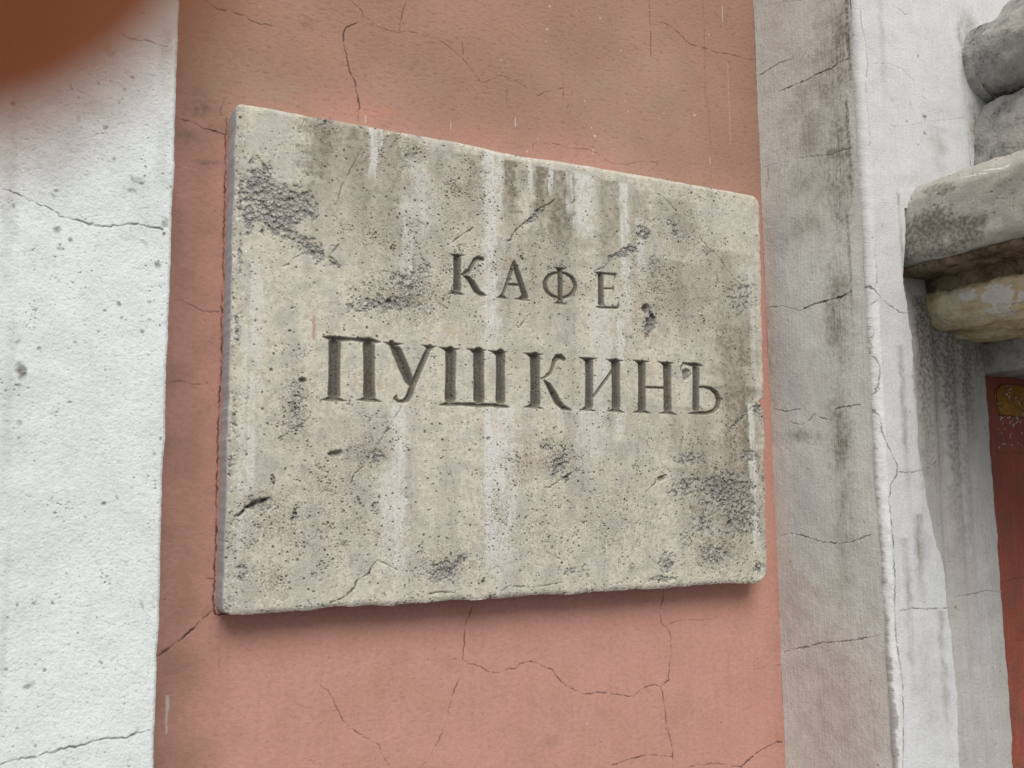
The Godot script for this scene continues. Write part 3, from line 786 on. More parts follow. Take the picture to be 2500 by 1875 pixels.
	c.blob("pitted", 266.2, 44.4, 77.5, 39.4, 0, 0.6, 0.95)
	c.blob("pitted", 168.6, 180.8, 41.9, 27.9, 0, 0.8, 0.95)
	c.blob("pitted", 499.8, 97.5, 158.1, 74.3, 0, 0.35, 0.95)
	c.blob("pitted", 48.6, 37.3, 48.2, 30.9, 0, 0.6, 0.95)
	c.blob("pitted", 123, 136.3, 69.6, 64.9, 0, 0.45, 0.95)
	c.blob("pitted", 221.4, 574.1, 32.8, 43.1, 0, 0.6, 0.95)
	c.blob("pitted", 571.3, 425.8, 49.7, 94.5, 0, 0.5, 0.95)
	c.blob("pitted", 372, 165.6, 34.8, 36.1, 0, 0.6, 0.95)
	c.blob("pitted", 344.2, 100.1, 33.8, 70.2, 0, 0.5, 0.95)
	c.run("brown", 144.8, 599.6, 384.5, 70.5, 0.6, 0.8, 0.15)
	c.run("brown", 740, 385.7, 6.6, 55.7, 0.6, 0.3, 0.6)
	c.run("brown", 99.7, 592, 547.8, 21.4, 0.55, 0.55, 0.7)
	c.run("brown", 129.5, 595.6, 464.2, 49.3, 0.45, 0.55, 0.7)
	c.run("brown", 147, 592.9, 549.6, 17.3, 0.75, 0.55, 0.7)
	c.run("brown", 194.9, 591.1, 551.4, 11.5, 0.7, 0.55, 0.7)
	c.run("brown", 188.8, 587, 520, 15.3, 0.5, 0.55, 0.7)
	c.run("brown", 300.1, 581.1, 461.3, 30.6, 0.5, 0.55, 0.7)
	c.run("brown", 253.8, 579.6, 517.3, 26.8, 0.3, 0.55, 0.7)
	c.run("brown", 363.5, 581.9, 468.9, 17.4, 0.85, 0.55, 0.7)
	c.run("brown", 382.4, 581.6, 535.8, 11.7, 0.5, 0.55, 0.7)
	c.run("brown", 412.3, 581.2, 468.3, 16.5, 0.95, 0.55, 0.7)
	c.run("brown", 434, 580.1, 425.3, 33.7, 0.8, 0.55, 0.7)
	c.run("brown", 452.9, 579.7, 453.3, 17, 0.75, 0.55, 0.7)
	c.run("brown", 529.3, 578, 408.1, 24.5, 0.6, 0.55, 0.7)
	c.run("brown", 518.1, 569.3, 460.6, 14.5, 0.4, 0.55, 0.7)
	c.run("brown", 577.4, 571.4, 412.5, 25.3, 0.4, 0.55, 0.7)
	c.run("brown", 641, 566.3, 474.2, 53.1, 0.35, 0.55, 0.7)
	c.run("brown", 417.7, 488.7, 321.5, 91.6, 0.3, 0.55, 0.7)
	c.run("brown", 730.6, 499.5, 243.9, 56, 0.4, 0.55, 0.7)
	c.run("brown", 628.2, 473.2, 335, 96.8, 0.4, 0.55, 0.7)
	c.run("brown", 746.6, 293.9, 6.2, 55.3, 0.75, 0.55, 0.7)
	c.run("brown", 677.3, 256.1, 55, 61.5, 0.45, 0.55, 0.7)
	c.run("brown", 620.9, 240.5, 174.1, 50.4, 0.3, 0.55, 0.7)
	c.run("brown", 756.6, 429.7, 272.7, 32.6, 0.4, 0.55, 0.7)
	c.run("brown", 228.2, 476.9, 380.5, 59, 0.25, 0.55, 0.7)
	c.run("brown", 487.2, 326.3, 60.6, 127.2, 0.15, 0.55, 0.7)
	c.run("brown", 111.6, 223.9, 71.7, 81.6, 0.15, 0.55, 0.7)
	c.run("white", 333.6, 590, 291.7, 12, 0.95, 0.25, 0.3)
	c.run("white", 346.8, 588.9, 492.3, 7.1, 0.6, 0.25, 0.3)
	c.run("white", 169, 592.6, 520.1, 6.3, 0.9, 0.25, 0.3)
	c.run("white", 178.7, 598.7, 560.9, 3.8, 0.7, 0.25, 0.3)
	c.run("white", 478.2, 580.2, 482.7, 17.3, 0.7, 0.25, 0.3)
	c.run("white", 457.2, 578.9, 513.3, 6.2, 0.7, 0.25, 0.3)
	c.run("white", 548.5, 577.6, 356.4, 9, 0.85, 0.25, 0.3)
	c.run("white", 576.8, 529.5, 412.5, 7.5, 0.6, 0.25, 0.3)
	c.run("white", 536.9, 375.8, 302.9, 7.1, 0.75, 0.25, 0.3)
	c.run("white", 513.3, 393.7, 262.7, 9.4, 0.6, 0.25, 0.3)
	c.run("white", 496.9, 399, 172.8, 17.1, 0.45, 0.25, 0.3)
	c.run("white", 215.6, 511.7, 343.9, 9, 0.6, 0.25, 0.3)
	c.run("white", 231.2, 563.4, 428.9, 13.1, 0.4, 0.25, 0.3)
	c.run("white", 208.3, 426.3, 378.7, 5, 0.5, 0.25, 0.3)
	c.run("white", 394.7, 583.6, 537.6, 4.4, 0.6, 0.25, 0.3)
	c.run("white", 427.5, 583.6, 529.1, 3.8, 0.7, 0.25, 0.3)
	c.run("white", 204.7, 244.1, 8.3, 11, 0.7, 0.25, 0.3)
	c.run("white", 189.9, 169.8, 14.5, 8.4, 0.5, 0.25, 0.3)
	c.run("white", 329.8, 243.1, 8.5, 8.1, 0.9, 0.25, 0.3)
	c.run("white", 344.4, 243.6, 12.4, 19.1, 0.75, 0.25, 0.3)
	c.run("white", 361.6, 250.4, 64.3, 6.9, 0.6, 0.25, 0.3)
	c.run("white", 480, 248.7, 160.1, 22.7, 0.5, 0.25, 0.3)
	c.run("white", 533.8, 257.2, 198.9, 10.9, 0.5, 0.25, 0.3)
	c.run("white", 25.7, 405.6, 74.2, 5.4, 0.6, 0.25, 0.3)
	c.run("white", 32.2, 384.4, 221.4, 4.3, 0.4, 0.25, 0.3)
	c.run("white", 15.3, 327.9, 18.3, 4.2, 0.4, 0.25, 0.3)
	c.run("white", 773.1, 266.8, 18.4, 8.3, 0.85, 0.25, 0.3)
	c.run("white", 781.6, 490.6, 295, 5.7, 0.5, 0.25, 0.3)
	c.run("white", 630.5, 376.4, 335.3, 5.1, 0.4, 0.25, 0.3)
	c.run("white", 436.4, 265.9, 197, 5.8, 0.4, 0.25, 0.3)
	c.run("white", 292.2, 247.6, 194.3, 5.2, 0.3, 0.25, 0.3)
	c.blob("cool", 43, 561.4, 40, 34.4, 0, 0.9, 0.9)
	c.blob("cool", 60.4, 529.6, 34.5, 34.4, 0, 0.6, 0.9)
	c.blob("cool", 748.3, 551.9, 66.4, 36.8, 0, 0.7, 0.9)
	c.blob("cool", 676.9, 556.8, 72.7, 28.8, 0, 0.4, 0.9)
	c.blob("cool", 780.5, 460.6, 23.6, 43.9, 0, 0.5, 0.9)
	c.blob("cool", 266.9, 569.2, 27, 18.8, 0, 0.4, 0.9)
	c.blob("cool", 495.6, 552.2, 31.8, 40.6, 0, 0.4, 0.9)
	c.blob("cool", 350.9, 100, 34, 82.1, 0, 0.4, 0.9)
	c.blob("cool", 198.7, 113.7, 24.2, 99.6, 0, 0.35, 0.9)
	c.blob("cool", 472.4, 197.7, 37.6, 37.7, 0, 0.4, 0.9)
	c.blob("ochre", 209.7, 404.5, 7.2, 10.5, 0, 0.5, 0.95)
	c.blob("ochre", 359.1, 439.3, 6.2, 16.7, 0, 0.55, 0.95)
	c.blob("ochre", 455.5, 415.3, 8.6, 14.3, 0, 0.5, 0.95)
	c.blob("ochre", 274.1, 340.4, 17.3, 7.9, 0, 0.45, 0.95)
	c.blob("ochre", 243.1, 326.3, 8.4, 5.2, 0, 0.5, 0.95)
	c.blob("ochre", 362.3, 310.1, 6.1, 8.2, 0, 0.4, 0.95)
	c.blob("ochre", 555.3, 402.8, 7.1, 5.9, 0, 0.5, 0.95)
	c.blob("ochre", 591.1, 356.8, 5.1, 4.8, 0, 0.8, 0.95)
	c.blob("ochre", 149.2, 531.6, 5.6, 7.3, 0, 0.5, 0.95)
	c.blob("ochre", 242.1, 549.8, 5.2, 7.5, 0, 0.5, 0.95)
	c.blob("ochre", 184.1, 579.6, 3.8, 4.8, 0, 0.5, 0.95)
	c.blob("ochre", 389.4, 175.3, 17.9, 11.7, 0, 0.3, 0.95)
	c.blob("ochre", 29.5, 216.2, 6.8, 3.4, 0, 0.35, 0.95)
	c.blob("ochre", 470.1, 532.1, 7.4, 6.4, 0, 0.4, 0.95)
	c.blob("hole", 126.5, 180.3, 9.5, 4.2, 5, 1, 0.35)
	c.blob("hole", 651.9, 303.3, 9, 9, 0, 1, 0.35)
	c.blob("hole", 581.7, 396.2, 9.4, 5.4, 30, 1, 0.35)
	c.blob("hole", 591.7, 374.7, 9.4, 14.9, -15, 0.8, 0.35)
	c.blob("hole", 32.5, 122.5, 15.1, 2.3, 20, 0.8, 0.35)
	c.blob("hole", 84.7, 265.8, 6.1, 3.3, 0, 1, 0.35)
	c.blob("hole", 192, 371.4, 4.1, 3.2, 0, 1, 0.35)
	c.blob("hole", 107, 589.7, 1.8, 1.4, 0, 1, 0.35)
	c.blob("hole", 721.7, 87, 7.3, 2.6, 40, 0.9, 0.35)
	c.blob("hole", 602.3, 151.6, 7.8, 3.8, 20, 0.8, 0.35)
	c.blob("hole", 192.3, 371.6, 3.8, 2.6, 0, 1, 0.35)
	c.blob("hole", 16.1, 111, 6.6, 1.7, 40, 0.7, 0.35)
	c.run("red", 96.5, 346.8, 313.5, 2.2, 0.8, 0.1, 0.6)
	var big := c.noise(210.0, 3, 41)
	var mid := c.noise(46.0, 4, 42)
	var fine := c.noise(11.0, 4, 43)
	var grit := c.noise(3.2, 3, 44)
	var lump := c.noise(6.0, 1, 45, 0.8, FastNoiseLite.TYPE_CELLULAR)
	var streak := c.noise(44.0, 5, 46, 7.0)
	var thin := c.noise(5.0, 3, 47, 18.0)
	var rough := c.mask("rough")
	var pitted := c.mask("pitted")
	var brown := c.mask("brown")
	var white := c.mask("white")
	var cool := c.mask("cool")
	var ochre := c.mask("ochre")
	var red := c.mask("red")
	var hole := c.mask("hole")
	var cream := lin(225, 220, 204)
	var buff := lin(209, 203, 185)
	var grey := lin(203, 201, 192)
	var dust := lin(140, 132, 118)
	var brown_c := lin(122, 114, 97)
	var white_c := lin(214, 214, 210)
	var cool_c := lin(190, 189, 180)
	var ochre_c := lin(196, 164, 108)
	var rough_c := lin(136, 135, 132)
	var frost := lin(212, 210, 206)
	var red_c := lin(170, 122, 112)
	var grime_shade := lin(112, 104, 96)  # dirt in the carving, with cavity shade mixed into the same colour
	var deep_shade := lin(40, 35, 31)  # bottom of the V: dirt and hollow shade painted darker with depth
	for k in c.w * c.h:
		var b := big[k] / 255.0
		var m := mid[k] / 255.0
		var f := fine[k] / 255.0
		var g := grit[k] / 255.0
		var lu := lump[k] / 255.0
		var st := streak[k] / 255.0
		var th := thin[k] / 255.0
		var x := cream.lerp(buff, clampf((b - 0.35) * 2.0, 0.0, 1.0) * 0.7)
		x = x.lerp(grey, clampf((m * 0.7 + st * 0.6 - 0.56) * 3.4, 0.0, 1.0) * 0.8)
		x = x.lerp(dust, clampf((th * 0.35 + st * 0.5 + f * 0.5 - 0.80) * 5.0, 0.0, 1.0) * 0.4)
		x = x.lerp(dust, clampf((f * 0.55 + m * 0.75 - 0.66) * 5.0, 0.0, 1.0) * 0.45)
		x = x.lerp(dust, clampf((0.47 - m * 0.5 - b * 0.15 - (f - 0.5) * 0.5) * 3.5, 0.0, 1.0) * 0.45)
		x = x.lerp(ochre_c, clampf(ochre[k] * (0.2 + f), 0.0, 0.6))
		x = x.lerp(cool_c, clampf(cool[k] * (0.4 + 0.9 * m), 0.0, 0.85))
		x = x.lerp(brown_c, clampf(brown[k] * (0.78 + 0.8 * (st - 0.38) + 1.5 * (f - 0.45)), 0.0, 0.92))
		x = x.lerp(white_c, clampf(white[k] * (0.62 + 1.3 * (th - 0.4) + 0.9 * (m - 0.5) + 0.5 * (f - 0.5)), 0.0, 0.85))
		x = x.lerp(red_c, red[k] * 0.8)
		# mottling where the stone is eaten
		var p := pitted[k]
		x = x.lerp(dust, clampf((p + 0.12) * (0.85 - m * 0.4 + 2.4 * (0.5 - g)) - 0.12, 0.0, 0.85))
		# broken patches: grey, lumpy, with a frost of pale crystals
		var r := clampf((rough[k] * 1.35 + (f - 0.5) * 1.7 + (g - 0.5) * 0.9 - 0.40) * 3.0, 0.0, 1.0)
		var knob := clampf((0.62 - lu) * 2.0 + (g - 0.5) * 0.8, 0.0, 1.0)
		var fro := clampf((f - 0.45) * 3.0 + (m - 0.5) * 2.0, 0.0, 1.0)
		x = x.lerp(rough_c.lerp(frost, clampf((g - 0.45) * 3.0, 0.0, 1.0) * (0.25 + 0.6 * fro)) * (0.62 + 0.5 * knob), r * 0.8)
		x *= 1.0 + (g - 0.5) * 0.30 + (f - 0.5) * 0.16
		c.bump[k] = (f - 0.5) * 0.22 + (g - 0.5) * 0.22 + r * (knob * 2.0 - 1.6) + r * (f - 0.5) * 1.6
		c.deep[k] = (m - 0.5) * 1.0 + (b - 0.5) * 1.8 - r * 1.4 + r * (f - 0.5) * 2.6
		var ho := hole[k]
		if ho > 0.0:
			c.deep[k] -= ho * (5.0 + (f - 0.5) * 4.0)
			x = x.lerp(lin(126, 122, 116) * (0.7 + 0.6 * g), ho * 0.8)
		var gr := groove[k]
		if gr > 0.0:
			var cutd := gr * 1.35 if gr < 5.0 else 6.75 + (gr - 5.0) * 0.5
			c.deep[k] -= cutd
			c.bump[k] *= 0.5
			x = x.lerp(grime_shade.lerp(deep_shade, clampf((gr - 2.2) / 2.6, 0.0, 1.0) * 0.85) * (0.95 + 0.4 * (f - 0.5)), clampf(gr / 1.1, 0.0, 1.0) * (0.84 + 0.3 * (g - 0.5)))
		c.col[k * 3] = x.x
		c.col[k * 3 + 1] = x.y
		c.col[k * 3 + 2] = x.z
	for n in c.w * c.h:
		if c.crack[n] > 0.0:
			c.deep[n] -= c.crack[n] * 1.5
	var pit_c := lin(88, 83, 75)
	c.pits(26000, 0.6, 1.9, pit_c, 0.95, 1.0, "pitted", 0.12)
	c.pits(16000, 0.5, 1.2, pit_c, 0.8, 0.9, "pitted", 0.16)
	c.pits(16000, 0.7, 2.2, lin(84, 82, 78), 0.85, 1.0, "rough", -0.3)
	c.pits(260, 0.9, 2.6, lin(84, 78, 70), 0.8, 1.1, "pitted", 0.35)
	c.pits(500, 0.4, 0.9, lin(222, 220, 212), 0.8, -0.3, "", 1.0)
	c.clusters(600, 12.0, 36, 0.5, 1.5, lin(88, 84, 78), "pitted", 0.22)
	c.clusters(380, 20.0, 40, 0.5, 1.0, lin(112, 106, 96), "pitted", 0.30)
	c.clusters(120, 9.0, 30, 0.6, 2.0, lin(74, 71, 68), "pitted", 0.05)
	for n in 420:       # the bruised lower edge
		var at := c.rng.randf_range(0.0, 795.0)
		c.spot(at, pow(c.rng.randf(), 2.0) * 14.0, c.rng.randf_range(0.7, 2.4), lin(96, 92, 84) if c.rng.randf() < 0.55 else lin(222, 218, 206), 0.75, c.rng.randf_range(-0.4, 0.9), 1.6)
	for n in 260:       # and the left one
		c.spot(pow(c.rng.randf(), 2.0) * 16.0, c.rng.randf_range(0.0, 590.0), c.rng.randf_range(0.7, 2.0), lin(122, 118, 110) if c.rng.randf() < 0.5 else lin(220, 218, 212), 0.7, c.rng.randf_range(-0.3, 0.8), 0.8)
	c.lay_cracks(lin(78, 74, 68), 0.9)


func slab_edge(u: float, side: int) -> float:
	return slab_noise.get_noise_2d(u, side * 90.0)


var slab_noise := FastNoiseLite.new()


# left, right, lower and upper bounds; the stone is a little wider at the top
func slab_point(s: float, t: float) -> Vector2:
	var y := t * 594.0
	var left := -0.3 * t + slab_edge(y, 1) * 2.2
	var right := lerpf(792.5, 808.3, t) + slab_edge(y, 2) * 3.2
	var round_ := func(d: float, r: float) -> float: return r - sqrt(maxf(0.0, r * r - pow(r - d, 2.0))) if d < r else 0.0
	right -= round_.call(594.0 - y, 17.0) + round_.call(y, 19.0)
	left += round_.call(594.0 - y, 6.0) + round_.call(y, 9.0)
	right -= 7.0 * exp(-pow((y - 268.0) / 7.0, 2.0))            # the chip at the right edge
	var x := lerpf(left, right, s)
	var low := -0.5 * s + slab_edge(x, 3) * 4.5
	var high := lerpf(592.9, 594.3, s) + slab_edge(x, 4) * 1.3 - 3.0 * exp(-pow((x - 380.0) / 60.0, 2.0))
	return Vector2(x, lerpf(low, high, t))


func make_slab() -> void:
	slab_noise.seed = 5
	slab_noise.frequency = 0.012
	slab_noise.fractal_type = FastNoiseLite.FRACTAL_FBM
	slab_noise.fractal_octaves = 7
	slab_noise.fractal_gain = 0.66
	var c := Canvas.new(-8, 818, -8, 604, 0.7, 71)
	paint_slab(c)
	var m := c.material("weathered stone", 0.88)
	var rects := [Rect2(266.8, 382.5, 275.7, 65.2), Rect2(99.3, 237.3, 618.1, 88.6)]
	var nu := 570
	var nv := 420
	var v := PackedVector3Array()
	var flat := PackedVector2Array()
	v.resize((nu + 1) * (nv + 1))
	flat.resize(v.size())
	for j in nv + 1:
		for i in nu + 1:
			var k := j * (nu + 1) + i
			var q := slab_point(float(i) / nu, float(j) / nv)
			flat[k] = q
			v[k] = slab_at(c, q, float(i) / nu, float(j) / nv)
	var coarse_n := PackedVector3Array()
	coarse_n.resize(v.size())
	for j in nv + 1:
		for i in nu + 1:
			var e := v[j * (nu + 1) + mini(i + 1, nu)] - v[j * (nu + 1) + maxi(i - 1, 0)]
			var g := v[mini(j + 1, nv) * (nu + 1) + i] - v[maxi(j - 1, 0) * (nu + 1) + i]
			coarse_n[j * (nu + 1) + i] = e.cross(g).normalized()
	var uv := PackedVector2Array()
	uv.resize(v.size())
	for k in v.size(): uv[k] = c.uv(flat[k].x, flat[k].y)
	# which coarse cells lie in a letter's row
	var spans := []
	for r: Rect2 in rects:
		spans.append(Rect2i(int(r.position.x / 800.0 * nu), int(r.position.y / 594.0 * nv), int(r.size.x / 800.0 * nu), int(r.size.y / 594.0 * nv)))
	var f := PackedInt32Array()
	for j in nv:
		for i in nu:
			var inside := false
			for r: Rect2i in spans:
				if i >= r.position.x and i < r.end.x and j >= r.position.y and j < r.end.y:
					inside = true
			if inside:
				continue
			var k := j * (nu + 1) + i
			f.append_array([k, k + nu + 1, k + 1, k + 1, k + nu + 1, k + nu + 2])
	# skirt: the four sides, down to the wall
	var slab := thing("stone_plaque", "cream weathered limestone plaque with a carved two-line name, fixed to the red wall", "plaque", Vector3(0, BASE_Y, 0))
	var face := put("face", built(v, coarse_n, uv, f), m, slab)
	# fine rows
	var keep := {}
	for n in 12: keep[n] = [PackedVector3Array(), PackedVector3Array(), PackedVector2Array(), PackedInt32Array()]
	for r: Rect2i in spans:
		var fu := r.size.x * 2
		var fv := r.size.y * 2
		var p := PackedVector3Array()
		var pn := PackedVector3Array()
		var pu := PackedVector2Array()
		p.resize((fu + 1) * (fv + 1))
		pn.resize(p.size())
		pu.resize(p.size())
		for j in fv + 1:
			for i in fu + 1:
				var s := (r.position.x + i * 0.5) / nu
				var t := (r.position.y + j * 0.5) / nv
				var q := slab_point(s, t)
				p[j * (fu + 1) + i] = slab_at(c, q, s, t)
				pu[j * (fu + 1) + i] = c.uv(q.x, q.y)
		for j in fv + 1:
			for i in fu + 1:
				if (i == 0 or i == fu) and j % 2 == 1:
					p[j * (fu + 1) + i] = (p[(j - 1) * (fu + 1) + i] + p[(j + 1) * (fu + 1) + i]) / 2.0
				if (j == 0 or j == fv) and i % 2 == 1:
					p[j * (fu + 1) + i] = (p[j * (fu + 1) + i - 1] + p[j * (fu + 1) + i + 1]) / 2.0
		for j in fv + 1:
			for i in fu + 1:
				var e := p[j * (fu + 1) + mini(i + 1, fu)] - p[j * (fu + 1) + maxi(i - 1, 0)]
				var g := p[mini(j + 1, fv) * (fu + 1) + i] - p[maxi(j - 1, 0) * (fu + 1) + i]
				pn[j * (fu + 1) + i] = e.cross(g).normalized()
		var back := {}
		for n in 12:
			var a := PackedInt32Array()
			a.resize(p.size())
			a.fill(-1)
			back[n] = a
		for j in fv:
			for i in fu:
				var k := j * (fu + 1) + i
				var mid := (pu[k] + pu[k + fu + 2]) / 2.0 * Vector2(c.w, c.h)
				var at := int(mid.y) * c.w + int(mid.x)
				var n: int = which[at] if groove[at] > 0.25 else 0
				var into: Array = keep[n]
				var map: PackedInt32Array = back[n]
				var ids := [k, k + fu + 1, k + 1, k + fu + 2]
				for z in 4:
					var id: int = ids[z]
					if map[id] < 0:
						map[id] = into[0].size()
						into[0].append(p[id])
						into[1].append(pn[id])
						into[2].append(pu[id])
					ids[z] = map[id]
				back[n] = map
				into[3].append_array([ids[0], ids[1], ids[2], ids[2], ids[1], ids[3]])
	put("lettered_face", built(keep[0][0], keep[0][1], keep[0][2], keep[0][3]), m, slab)
	for n in range(1, 12):
		if keep[n][0].size() > 0:
			put("letter", built(keep[n][0], keep[n][1], keep[n][2], keep[n][3]), m, slab)
	# the sides
	var rim := []
	for i in nu: rim.append(i)
	for j in nv: rim.append(j * (nu + 1) + nu)
	for i in nu: rim.append(nv * (nu + 1) + nu - i)
	for j in nv + 1: rim.append((nv - j) * (nu + 1))
	var sc := Canvas.new(0, 2850, 0, 50, 1.6, 72)
	paint_white(sc, lin(196, 201, 208), lin(186, 190, 196), 81, 0.3, 0.0)
	sc.pits(160, 1.0, 2.5, lin(120, 116, 110), 0.6, 0.6)
	var sv := PackedVector3Array()
	var sn := PackedVector3Array()
	var su := PackedVector2Array()
	var sf := PackedInt32Array()
	var rows := 6
	for s in rim.size():
		var p: Vector3 = v[rim[s]]
		var q: Vector3 = v[rim[mini(s + 1, rim.size() - 1)]]
		var o: Vector3 = v[rim[maxi(s - 1, 0)]]
		var nrm := (q - o).cross(Vector3(0, 0, 1)).normalized()
		for r in rows + 1:
			var d := float(r) / rows
			var x := p
			x.z = lerpf(p.z, -0.004, d)
			x += nrm * (0.0012 * sin(d * PI) + 0.0003 * slab_edge(s * 1.3, 7))  if r > 0 else Vector3.ZERO
			sv.append(x)
			sn.append(nrm if r > 0 else (nrm + Vector3(0, 0, 0.5)).normalized())
			su.append(sc.uv(s * 1.4, d * 46.0))
			if s > 0 and r > 0:
				var k := s * (rows + 1) + r
				sf.append_array([k - rows - 2, k - 1, k - rows - 1, k - rows - 1, k - 1, k])
	put("side", built(sv, sn, su, sf), sc.material("dressed stone side", 0.9), slab)


func slab_at(c: Canvas, q: Vector2, s: float, t: float) -> Vector3:
	var z := c.height(q.x, q.y)
	var e := minf(minf(s * 800.0, (1.0 - s) * 800.0), minf(t * 594.0, (1.0 - t) * 594.0))
	if e < 7.0:
		var worn := 1.0 - e / 7.0
		z -= worn * worn * (2.6 + 2.6 * slab_edge(q.x * 1.4 + q.y * 1.1, 6))
	return Vector3(q.x * 0.001, q.y * 0.001, SLAB_Z + z * 0.001)


# ---------------------------------------------------------------- the bracket at the right

# a shape drawn in the wall's plane (x, y in metres), pushed out towards the street from z0 to z1
func pushed(p: PackedVector2Array, z0: float, z1: float, seed_: int, wear: float, step := 0.004, closed := true) -> ArrayMesh:
	var n := FastNoiseLite.new()
	n.seed = seed_
	n.frequency = 20.0
	n.fractal_type = FastNoiseLite.FRACTAL_FBM
	n.fractal_octaves = 6
	n.fractal_gain = 0.58
	var line := PackedVector2Array()
	var count := p.size() if closed else p.size() - 1
	for s in count:
		var a := p[s]
		var b := p[(s + 1) % p.size()]
		var k := maxi(1, int(a.distance_to(b) / step))
		for i in k: line.append(a.lerp(b, float(i) / k))
	if closed: line.append(p[0])
	else: line.append(p[p.size() - 1])
	var rows := maxi(2, int((z1 - z0) / 0.005))
	var st := SurfaceTool.new()
	st.begin(Mesh.PRIMITIVE_TRIANGLES)
	for r in rows + 1:
		var z := lerpf(z0, z1, float(r) / rows)
		var len := 0.0
		for s in line.size():
			var a := line[maxi(s - 1, 0)]
			var b := line[mini(s + 1, line.size() - 1)]
			if closed and (s == 0 or s == line.size() - 1):
				a = line[line.size() - 2]
				b = line[1]
			var nrm := Vector2(a.y - b.y, b.x - a.x).normalized()
			var q := line[s] + nrm * n.get_noise_3d(line[s].x, line[s].y, z) * wear
			if s > 0: len += line[s].distance_to(line[s - 1])
			st.set_uv(Vector2(z, len))
			st.add_vertex(Vector3(q.x, q.y, z))
	for r in rows:
		for s in line.size() - 1:
			var k := r * line.size() + s
			for id in [k, k + line.size(), k + 1, k + 1, k + line.size(), k + line.size() + 1]: st.add_index(id)
	var base := (rows + 1) * line.size()
	if closed:
		var tri := Geometry2D.triangulate_polygon(p)
		for q in p: 
			st.set_uv(q)
			st.add_vertex(Vector3(q.x, q.y, z1))
		for t in tri: st.add_index(base + t)
	st.generate_normals()
	return st.commit()


# a small canvas laid on by its own axes: old painted stone
func stone(called: String, base: Vector3, shade: Vector3, dirt: Vector3, seed_: int, dirty: float) -> StandardMaterial3D:
	var c := Canvas.new(0, 400, 0, 400, 0.9, seed_)
	var big := c.noise(120.0, 3, seed_)
	var mid := c.noise(34.0, 4, seed_ + 1)
	var fine := c.noise(7.0, 4, seed_ + 2)
	var grit := c.noise(2.8, 2, seed_ + 3)
	var brush := c.noise(4.0, 3, seed_ + 4, 0.05)
	for k in c.w * c.h:
		var b := big[k] / 255.0
		var m := mid[k] / 255.0
		var f := fine[k] / 255.0
		var g := grit[k] / 255.0
		var x := base.lerp(shade, clampf((b + m - 0.7) * 1.7, 0.0, 1.0))
		x = x.lerp(dirt, clampf((m * 0.7 + f * 0.7 + b * 0.4 - 1.0 + dirty) * 2.2, 0.0, 0.9))
		x *= 1.0 + (g - 0.5) * 0.2 + (f - 0.5) * 0.25 + (brush[k] / 255.0 - 0.5) * 0.12
		c.col[k * 3] = x.x
		c.col[k * 3 + 1] = x.y
		c.col[k * 3 + 2] = x.z
		c.bump[k] = (f - 0.5) * 1.6 + (g - 0.5) * 0.5 + (m - 0.5) * 2.5 + (brush[k] / 255.0 - 0.5) * 0.25
	c.pits(260, 0.6, 2.2, dirt * 0.6, 0.8, 0.6)
	for n in 9:
		var p := [c.rng.randf_range(20.0, 380.0), c.rng.randf_range(20.0, 380.0)]
		var way := c.rng.randf_range(-0.5, 0.5)
		for q in 4:
			way += c.rng.randf_range(-0.4, 0.4)
			p.append_array([p[q * 2] + 18.0 * cos(way), p[q * 2 + 1] + 18.0 * sin(way)])
		c.line(p, c.rng.randf_range(1.2, 2.6), 0.8)
	c.lay_cracks(dirt * 0.5, 1.2)
	var mat := c.material(called, 0.9)
	mat.texture_repeat = true
	mat.uv1_triplanar = true
	mat.uv1_scale = Vector3.ONE / 0.4
	return mat


func arc_points(cx: float, cy: float, rx: float, ry: float, from: float, to: float, n: int) -> PackedVector2Array:
	var p := PackedVector2Array()
	for i in n + 1:
		var a := deg_to_rad(lerpf(from, to, float(i) / n))
		p.append(Vector2(cx + rx * cos(a), cy + ry * sin(a)))
	return p


